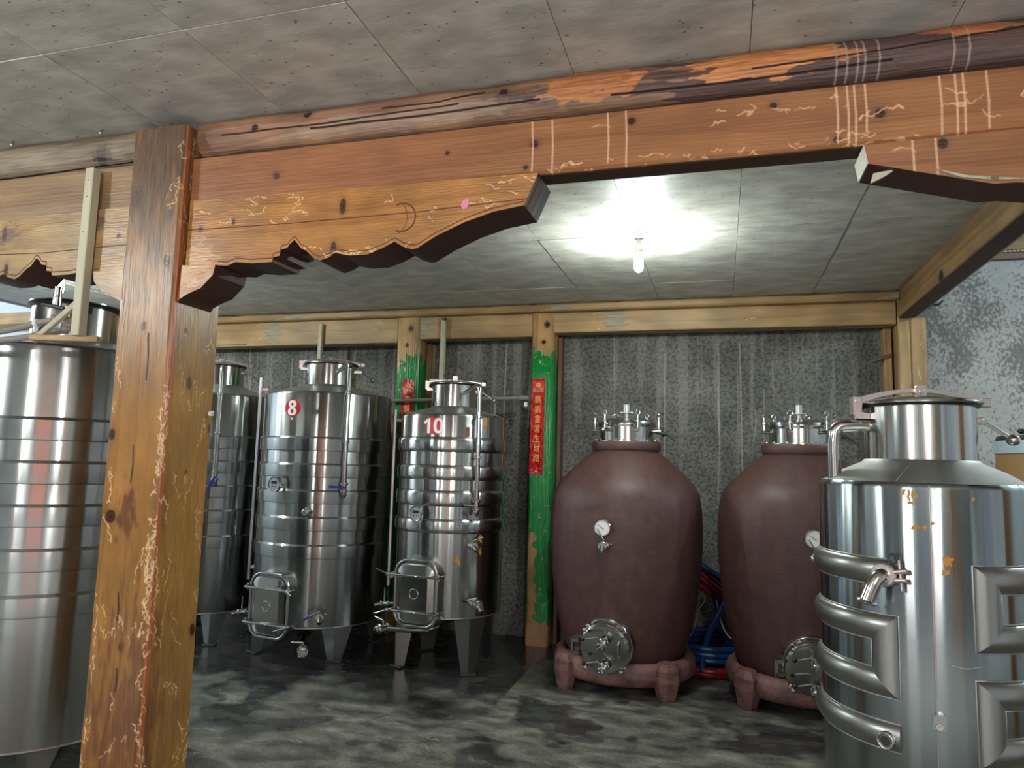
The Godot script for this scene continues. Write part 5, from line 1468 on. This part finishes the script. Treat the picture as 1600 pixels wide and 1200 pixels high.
func jars():
	var labels = [["brown clay jar beside the right green post, its gauge in full view", "brown clay jar on the right, partly hidden by the close steel tank"], ["four-legged clay ring stand under the left clay jar", "four-legged clay ring stand under the right clay jar"]]
	for k in 2:
		var x = [-0.662, 0.508][k]
		var j = thing("clay_jar", labels[0][k], "jar", Vector3(x, 0, -5.2))
		part("body", G().lathe([Vector2(0, 0.10), Vector2(0.28, 0.11), Vector2(0.35, 0.14), Vector2(0.395, 0.2), Vector2(0.43, 0.28), Vector2(0.465, 0.40), Vector2(0.497, 0.56), Vector2(0.52, 0.74), Vector2(0.534, 0.92), Vector2(0.537, 1.08), Vector2(0.530, 1.20), Vector2(0.515, 1.29), Vector2(0.485, 1.355), Vector2(0.44, 1.405), Vector2(0.36, 1.485), Vector2(0.29, 1.55), Vector2(0.245, 1.582), Vector2(0.232, 1.592), Vector2(0.232, 1.602)], 96, 0, TAU, 40, 3.0), M.clay, j)
		part("rim", G().lathe([Vector2(0.228, 1.598), Vector2(0.243, 1.6), Vector2(0.247, 1.606), Vector2(0.247, 1.652), Vector2(0.243, 1.66), Vector2(0.18, 1.662)], 72), M.clay, j)
		# steel head
		var col = part("steel_collar", G().lathe([Vector2(0.235, 1.66), Vector2(0.235, 1.666), Vector2(0.194, 1.667), Vector2(0.194, 1.765)], 64), M.chrome_soft, j)
		for q in 14: part("bolt", G().rod(Vector3(sin(TAU * q / 14) * 0.215, 1.664, cos(TAU * q / 14) * 0.215), Vector3(sin(TAU * q / 14) * 0.215, 1.677, cos(TAU * q / 14) * 0.215), 0.008, 0.006, 8), M.chrome, col)
		var ld = part("domed_lid", G().lathe([Vector2(0.19, 1.764), Vector2(0.212, 1.766), Vector2(0.214, 1.78), Vector2(0.209, 1.783), Vector2(0.209, 1.787), Vector2(0.214, 1.79), Vector2(0.212, 1.806), Vector2(0.2, 1.81), Vector2(0.13, 1.828), Vector2(0.06, 1.838), Vector2(0, 1.84)], 64), M.chrome_soft, j)
		part("airlock", G().rod(Vector3(0, 1.835, 0), Vector3(0, 1.87, 0), 0.014).rod(Vector3(0, 1.866, 0), Vector3(0, 1.935, 0), 0.026, 0.026, 20).rod(Vector3(-0.05, 1.875, 0), Vector3(0.05, 1.875, 0), 0.005), M.steel_pale, ld)
		part("lid_handle", G().tube([Vector3(-0.09, 1.825, 0.03), Vector3(-0.1, 1.86, 0.03), Vector3(-0.08, 1.86, 0.09), Vector3(-0.07, 1.825, 0.09)], 0.004, 8, 4), M.chrome, ld)
		for q in 6:
			var a = TAU * (q + [0.06, 0.3][k]) / 6 + 0.4
			var d = Vector3(sin(a), 0, cos(a))
			var c = d * 0.232
			var eye = []
			for s in 10: eye.append(c + Vector3.UP * 1.862 + (d.cross(Vector3.UP) * cos(TAU * s / 10) + Vector3.UP * sin(TAU * s / 10)) * 0.017)
			part("swing_bolt", G().rod(c + Vector3.UP * 1.74, c + Vector3.UP * 1.848, 0.007).tube(eye, 0.005, 8, 1, true).rod(d * 0.19 + Vector3.UP * 1.742, d * 0.25 + Vector3.UP * 1.742, 0.012).rod(c + Vector3.UP * 1.795, c + Vector3.UP * 1.812, 0.014, 0.014, 8), M.chrome, j)
		part("lid_lever", G().rod(Vector3(0.21, 1.735, 0.0), Vector3(0.29, 1.72, 0.02), 0.014).rod(Vector3(0.28, 1.735, 0.02), Vector3(0.35, 1.675, 0.04), 0.010, 0.006).rod(Vector3(0.26, 1.70, 0.0), Vector3(0.26, 1.77, 0.0), 0.009), M.dark_grey, j)
		var ga = [-7.0, 1.5][k]
		gauge(j, out_frame(ga, 1.092, 0.534), false, 1.1)
		valve(j, "tap", out_frame(ga + 1.0, 0.978, 0.53), Vector3(-0.6, 1, 0), false, 0.95, Vector3(0.1, -0.7, 0.7))
		# round door near the foot
		var df = out_frame([-6.0, 0.5][k], 0.345, 0.475) * Transform3D(Basis(Vector3.RIGHT, 0.17), Vector3.ZERO)
		var turn = Transform3D(Basis(Vector3.RIGHT, PI / 2), Vector3.ZERO)
		var door = part("round_door", G().lathe([Vector2(0.172, -0.08), Vector2(0.172, 0.012), Vector2(0.168, 0.018), Vector2(0.152, 0.02), Vector2(0.15, 0.05), Vector2(0.162, 0.052), Vector2(0.162, 0.07), Vector2(0.157, 0.074), Vector2(0.157, 0.086), Vector2(0.15, 0.092), Vector2(0, 0.093)], 56).moved(turn), M.chrome_soft, j, df)
		for q in 8: part("bolt", G().rod(Vector3(sin(TAU * (q + 0.5) / 8) * 0.162, cos(TAU * (q + 0.5) / 8) * 0.162, 0.016), Vector3(sin(TAU * (q + 0.5) / 8) * 0.162, cos(TAU * (q + 0.5) / 8) * 0.162, 0.027), 0.007, 0.006, 8), M.chrome, door)
		for q in [0.9, -0.75, 2.4, 3.9]:
			var d = Vector3(sin(q), cos(q), 0)
			part("swing_bolt", G().rod(d * 0.168 + Vector3(0, 0, 0.035), d * 0.168 + Vector3(0, 0, 0.11), 0.007).ball(d * 0.168 + Vector3(0, 0, 0.115), Vector3(0.015, 0.015, 0.012), 10).rod(d * 0.15 + Vector3(0, 0, 0.04), d * 0.18 + Vector3(0, 0, 0.04), 0.012).rod(d * 0.168 + Vector3(0, 0, 0.115), d * 0.168 + Vector3(0, 0, 0.115) + d.cross(Vector3.BACK) * 0.035, 0.005), M.chrome, door)
		part("hinge", G().beam(Vector3(-0.21, -0.05, 0.03), Vector3(-0.165, -0.03, 0.1), 2, 0.003).beam(Vector3(-0.21, 0.03, 0.03), Vector3(-0.165, 0.05, 0.1), 2, 0.003).beam(Vector3(-0.218, -0.05, 0.07), Vector3(-0.2, 0.05, 0.1), 1, 0.003), M.chrome, door)
		part("pull_bar", G().tube([Vector3(0.1, 0.06, 0.092), Vector3(0.1, 0.05, 0.115), Vector3(0.098, -0.03, 0.115), Vector3(0.095, -0.05, 0.092)], 0.005, 8, 5), M.chrome, door)
		for q in [0.055, -0.10]:
			var vg = Transform3D(Basis(), Vector3(0.01, q, 0.092))
			part("door_valve", valve_door().moved(vg), M.chrome, door)
			part("valve_knob", G().ball(Vector3(-0.113, q + 0.03, 0.165), Vector3.ONE * 0.014, 12), M.black, door)
		# stand
		var s = thing("jar_stand", labels[1][k], "stand", Vector3(x, 0, -5.2))
		part("ring", G().lathe([Vector2(0.30, 0.09), Vector2(0.40, 0.07), Vector2(0.455, 0.08), Vector2(0.487, 0.11), Vector2(0.492, 0.16), Vector2(0.478, 0.205), Vector2(0.45, 0.225), Vector2(0.425, 0.222), Vector2(0.405, 0.2)], 96, 0, TAU, 60, 4.0), M.clay_stand, s)
		for a in [45, 135, 225, 315]:
			var an = deg_to_rad(a + [-3.0, -4.0][k])
			var lg = G()
			var lv = [[0.235, 0.055, 0.045], [0.19, 0.088, 0.062], [0.12, 0.086, 0.065], [0.02, 0.06, 0.05], [0.0, 0.052, 0.045]]
			for i in lv.size() - 1:
				for e in 8:
					var c0 = oct(lv[i], e); var c1 = oct(lv[i], e + 1); var d1 = oct(lv[i + 1], e + 1); var d0 = oct(lv[i + 1], e)
					var nn = (c1 - c0).cross(d0 - c0).normalized()
					if nn.dot(Vector3(c0.x, 0, c0.z)) < 0: nn = -nn
					lg.quad(c0, c1, d1, d0, nn, nn, nn, nn, Vector2(e * 0.1, i * 0.2), Vector2(e * 0.1 + 0.1, i * 0.2), Vector2(e * 0.1 + 0.1, i * 0.2 + 0.2), Vector2(e * 0.1, i * 0.2 + 0.2))
			for e in range(1, 7):
				lg.tri(oct(lv[0], 0), oct(lv[0], e), oct(lv[0], e + 1), Vector3.UP, Vector3.UP, Vector3.UP, Vector2.ZERO, Vector2(0.1, 0), Vector2(0, 0.1))
				lg.tri(oct(lv[4], 0), oct(lv[4], e), oct(lv[4], e + 1), Vector3.DOWN, Vector3.DOWN, Vector3.DOWN, Vector2.ZERO, Vector2(0.1, 0), Vector2(0, 0.1))
			part("leg", lg, M.clay_stand, s, Transform3D(Basis(Vector3.UP, an), Vector3(sin(an), 0, cos(an)) * 0.475))

func oct(l: Array, e: int) -> Vector3:
	var a = TAU * (e + 0.5) / 8
	return Vector3(clampf(cos(a) * 1.25, -1, 1) * l[1], l[0], clampf(sin(a) * 1.25, -1, 1) * l[2])

func valve_door() -> Geo:
	return G().rod(Vector3(0, 0, -0.005), Vector3(0, 0, 0.03), 0.02).rod(Vector3(0, 0, 0.026), Vector3(0, 0, 0.038), 0.033, 0.033, 20).rod(Vector3(0, 0, 0.038), Vector3(0, -0.004, 0.085), 0.026, 0.026, 18).rod(Vector3(0, -0.004, 0.08), Vector3(0, -0.006, 0.094), 0.034, 0.034, 20).rod(Vector3(0, -0.006, 0.09), Vector3(0, -0.008, 0.125), 0.017, 0.02).rod(Vector3(0, 0, 0.06), Vector3(-0.03, 0.05, 0.07), 0.008).rod(Vector3(-0.03, 0.05, 0.07), Vector3(-0.105, 0.032, 0.075), 0.006)

func small_things():
	# paper couplets
	for k in 2:
		var m = mat_of(banner_picture([["sheng", "shun", "cai", "dang", "lu", "shun", "dang"], ["shun", "shun", "dang", "dang", "sheng", "cai", "lu"]][k], 201 + k), 0.3, 0.4)
		var x0 = [-2.758, -1.55][k]
		var g = G()
		var N = 24
		var W = 0.118
		var f = func(i, s):
			var y = 2.205 - 0.81 * i / N
			var z = -5.8245 + sin(i * 1.7 + s) * 0.0012 + 0.001 * s * sin(i * 0.9)
			return Vector3(x0 + W * s - 0.006 * i / N + (0.002 * sin(i * 0.8)), y, z)
		for i in N:
			g.quad(f.call(i, 0), f.call(i, 1), f.call(i + 1, 1), f.call(i + 1, 0), Vector3(0.1 * sin(i * 1.7), 0.15 * sin(i * 0.8), 1).normalized(), Vector3(-0.1, 0.15 * sin(i * 0.8), 1).normalized(), Vector3(-0.1, 0.15 * sin((i + 1) * 0.8), 1).normalized(), Vector3(0.1 * sin((i + 1) * 1.7), 0.15 * sin((i + 1) * 0.8), 1).normalized(), Vector2(0, float(i) / N), Vector2(1, float(i) / N), Vector2(1, float(i + 1) / N), Vector2(0, float(i + 1) / N))
		tag(part("paper_couplet", g, m), ["red paper couplet on the left green post, mostly hidden behind tank 10", "red paper couplet with seven gold characters on the right green post"][k], "banner")
	# hanging battens
	tag(part("hanging_batten", G().beam(Vector3(-3.63, 1.95, -5.835), Vector3(-3.595, 2.735, -5.80), 1, 0.003, Vector4(0, 1, 0, 2)), M.batten), "thin pale batten nailed to the rear beam behind the lid of tank 8", "batten")
	tag(part("hanging_batten", G().beam(Vector3(-2.395, 1.75, -5.835), Vector3(-2.352, 2.755, -5.80), 1, 0.003, Vector4(0, 1, 0.3, 2)), M.batten), "thin pale batten hanging behind the lid of tank 10", "batten")
	# support for the pipes left of the post
	var s = thing("pipe_support", "pale batten with a triangular brace carrying the grey pipes, left of the front post", "batten", Vector3(-2.485, 0, -2.2))
	part("upright", G().beam(Vector3(-0.02, 1.955, -0.035), Vector3(0.022, 2.652, 0.005), 1, 0.003, Vector4(0, 1, 0.1, 2)), M.batten, s)
	for y in [2.53, 2.38, 2.6]: part("nail_hole", G().rod(Vector3(0.0, y, 0.004), Vector3(0.0, y, 0.0065), 0.0025, 0.0025, 8), M.dark_grey, s)
	part("shelf_arm", G().beam(Vector3(-0.15, 0, -0.016), Vector3(0.13, 0.024, 0.016), 0, 0.003, Vector4(0, 1, 0.1, 2)), M.rear, s, Transform3D(Basis(Vector3.UP, 0.3), Vector3(-0.12, 1.945, -0.075)))
	part("brace", G().beam(Vector3(-0.15, -0.012, -0.01), Vector3(0.13, 0.012, 0.01), 0, 0.003, Vector4(0, 1, 0.4, 2)), M.batten, s, Transform3D(Basis(Vector3.BACK, 0.62), Vector3(-0.15, 2.035, -0.05)))
	# grey pipes
	var p = thing("grey_pipe", "upper grey plastic pipe with a steel riser in front of the left tank's lid", "pipe", Vector3(0, 0, -2.34))
	part("pipe", G().tube([Vector3(-6.6, 1.72, 0), Vector3(-5.2, 1.83, 0), Vector3(-3.9, 1.935, 0), Vector3(-3.08, 2.01, 0), Vector3(-2.86, 2.042, 0), Vector3(-2.79, 2.05, 0), Vector3(-2.765, 2.056, 0.0), Vector3(-2.756, 2.075, 0), Vector3(-2.756, 2.105, 0)], 0.015, 14, 5), M.plastic, p)
	part("elbow", G().rod(Vector3(-2.757, 2.07, 0), Vector3(-2.757, 2.112, 0), 0.021).ball(Vector3(-2.762, 2.06, 0), Vector3.ONE * 0.022), M.plastic, p)
	part("riser", G().rod(Vector3(-2.757, 2.112, 0), Vector3(-2.757, 2.2, 0), 0.016).rod(Vector3(-2.757, 2.15, 0), Vector3(-2.757, 2.16, 0), 0.018), M.chrome, p)
	part("pipe_clip", G().rod(Vector3(-2.87, 2.04, 0), Vector3(-2.85, 2.043, 0), 0.019).beam(Vector3(-2.867, 2.0, -0.006), Vector3(-2.855, 2.04, 0.012), 1, 0.002), M.white_plastic, p)
	p = thing("grey_pipe", "lower grey plastic pipe with a brass valve and black handle beside the front post", "pipe", Vector3(0, 0, -2.3))
	part("pipe", G().tube([Vector3(-6.6, 1.70, -0.02), Vector3(-5.2, 1.80, -0.02), Vector3(-3.9, 1.90, -0.02), Vector3(-3.05, 1.965, -0.02), Vector3(-2.9, 1.976, -0.02), Vector3(-2.74, 1.99, 0), Vector3(-2.675, 1.997, 0), Vector3(-2.655, 2.005, 0), Vector3(-2.65, 2.03, 0)], 0.014, 14, 5), M.plastic, p)
	part("elbow", G().ball(Vector3(-2.653, 2.003, 0), Vector3.ONE * 0.021).rod(Vector3(-2.65, 2.01, 0), Vector3(-2.65, 2.045, 0), 0.02).rod(Vector3(-2.65, 2.026, 0), Vector3(-2.65, 2.05, 0), 0.023), M.plastic, p)
	var vb = part("valve_body", G().rod(Vector3(-2.65, 2.048, 0), Vector3(-2.65, 2.1, 0), 0.012).ball(Vector3(-2.65, 2.075, 0), Vector3.ONE * 0.016), M.brass, p)
	part("handle", G().beam(Vector3(-0.075, -0.008, -0.008), Vector3(0.05, 0.008, 0.008), 0, 0.004), M.black, vb, Transform3D(Basis(Vector3.BACK, -0.2), Vector3(-2.69, 2.096, 0.02)))
	# pipe along the back wall
	p = thing("wall_pipe", "thin grey pipe along the back wall behind tanks 8 and 10", "pipe", Vector3(0, 0, -5.775))
	part("pipe", G().rod(Vector3(-3.4, 2.0, 0), Vector3(-1.585, 2.035, 0), 0.016), M.plastic, p)
	part("end_cap", G().rod(Vector3(-1.64, 2.034, 0), Vector3(-1.562, 2.0355, 0), 0.022), M.plastic, p)
	part("branch", G().rod(Vector3(-1.86, 2.03, 0), Vector3(-1.86, 1.6, 0), 0.012), M.plastic, p)
	part("clip", G().rod(Vector3(-1.585, 2.0, 0), Vector3(-1.585, 1.96, 0), 0.016), M.white_plastic, p)
	var tp = part("tap", G().rod(Vector3(-2.43, 2.02, 0), Vector3(-2.43, 2.17, 0), 0.012).ball(Vector3(-2.43, 2.15, 0), Vector3.ONE * 0.02), M.steel_pale, p)
	part("tap_handle", G().rod(Vector3(-2.47, 2.195, 0), Vector3(-2.39, 2.195, 0), 0.008).rod(Vector3(-2.43, 2.16, 0), Vector3(-2.43, 2.195, 0), 0.007), M.white_plastic, tp)
	# hoses between the jars
	var pts = []
	for k in 31:
		var a = TAU * k / 10.0
		pts.append(Vector3(-0.10 + cos(a) * (0.27 + 0.01 * sin(k * 1.3)), 0.105 + 0.012 * k / 3.0, -5.74 + sin(a) * 0.27))
	tag(part("blue_hose", G().tube(pts, 0.024, 12, 4), M.blue_hose), "blue hose coiled on the floor behind the clay jars", "hose")
	pts = []
	for k in 21:
		var a = TAU * k / 10.0 + 1.0
		pts.append(Vector3(-0.10 + cos(a) * (0.30 + 0.012 * sin(k * 1.1)), 0.03 + 0.02 * k / 10.0, -5.73 + sin(a) * 0.30))
	tag(part("red_hose", G().tube(pts, 0.028, 12, 4), M.red_hose), "dark red hose coiled flat on the floor under the blue coil", "hose")
	pts = []
	for k in 46:
		var a = TAU * k / 10.0
		var q = 0.035 + 0.03 * sin(k * 0.31)
		pts.append(Vector3(-0.09, 0.605, -5.87) + Vector3(0.78, -0.62, 0.0) * cos(a) * 0.42 + Vector3(0.62, 0.78, 0.0) * sin(a) * q + Vector3(0, 0, 0.05 * sin(a * 0.37 + k)))
	tag(part("red_hose", G().tube(pts, 0.024, 12, 4), M.red_hose), "dark red ribbed hose bundle leaning on the wall between the jars", "hose")
	tag(part("blue_hose", G().tube([Vector3(-0.42, 0.93, -5.86), Vector3(-0.15, 0.735, -5.83), Vector3(0.06, 0.60, -5.79), Vector3(0.02, 0.50, -5.74), Vector3(-0.04, 0.38, -5.68), Vector3(-0.10, 0.26, -5.58), Vector3(-0.135, 0.14, -5.48), Vector3(-0.14, 0.04, -5.42)], 0.024, 14, 6), M.blue_hose), "short blue hose end hanging down in front of the floor coils", "hose")
	tag(part("blue_hose", G().tube([Vector3(-0.06, 0.52, -5.82), Vector3(-0.03, 0.36, -5.84), Vector3(0.04, 0.24, -5.82), Vector3(0.16, 0.19, -5.78)], 0.016, 12, 6), M.blue_hose), "thin blue tube curving behind the hanging hose end", "hose")
	tag(part("white_cord", G().tube([Vector3(-0.04, 0.5, -5.72), Vector3(-0.02, 0.38, -5.72), Vector3(0.03, 0.26, -5.72), Vector3(0.09, 0.22, -5.70)], 0.006, 8, 6), M.thread), "thin white cord beside the hanging blue hose", "cord")
	tag(part("wire", G().tube([Vector3(-0.20, 0.60, -5.62), Vector3(-0.12, 0.53, -5.6), Vector3(-0.18, 0.42, -5.6), Vector3(-0.2, 0.3, -5.6), Vector3(-0.28, 0.18, -5.58)], 0.0018, 6, 6), M.thread), "thin pale wire dangling from the red hose bundle", "wire")
	# odds and ends
	tag(part("cable_clip", G().rod(Vector3(-2.02, 1.66, -2.45), Vector3(-2.004, 1.66, -2.45), 0.011, 0.009).rod(Vector3(-2.006, 1.66, -2.45), Vector3(-1.998, 1.668, -2.44), 0.006), M.white_plastic), "small white plastic clip on the right face of the front post", "clip")
	for q in [[-2.5, -2.25], [-2.99, -2.25]]:
		tag(part("screw_hook", G().rod(Vector3(q[0], 2.846, q[1]), Vector3(q[0] + 0.01, 2.822, q[1] + 0.012), 0.006).ball(Vector3(q[0] + 0.011, 2.82, q[1] + 0.013), Vector3.ONE * 0.009, 10), M.steel_pale), ["small steel screw at the ceiling edge nearest the front post", "small steel screw at the ceiling edge further left of the front post"][0 if q[0] > -2.7 else 1], "screw")
	var h = thing("wall_hook", "small black hook with a blue peg on the mouldy wall by the corner post", "hook", Vector3(1.6, 2.82, -6.1))
	part("peg", G().rod(Vector3(-0.06, 0.07, 0.02), Vector3(0.05, 0.065, 0.06), 0.014), M.blue, h)
	part("hook", G().tube([Vector3(-0.06, -0.03, 0.0), Vector3(-0.05, -0.03, 0.05), Vector3(0.0, -0.04, 0.06), Vector3(0.03, -0.01, 0.06)], 0.008, 8, 5), M.black, h)
	tag(part("paper_rag", G().plate(blob(0.022, 0.022, 9, 7, 0.3), 0.0015, Transform3D(Basis(), Vector3(-0.85, 2.385, -2.2395))), flat(Color(0.85, 0.52, 0.66), 0.7)), "torn pink paper scrap stuck on the carved orange bracket", "paper")
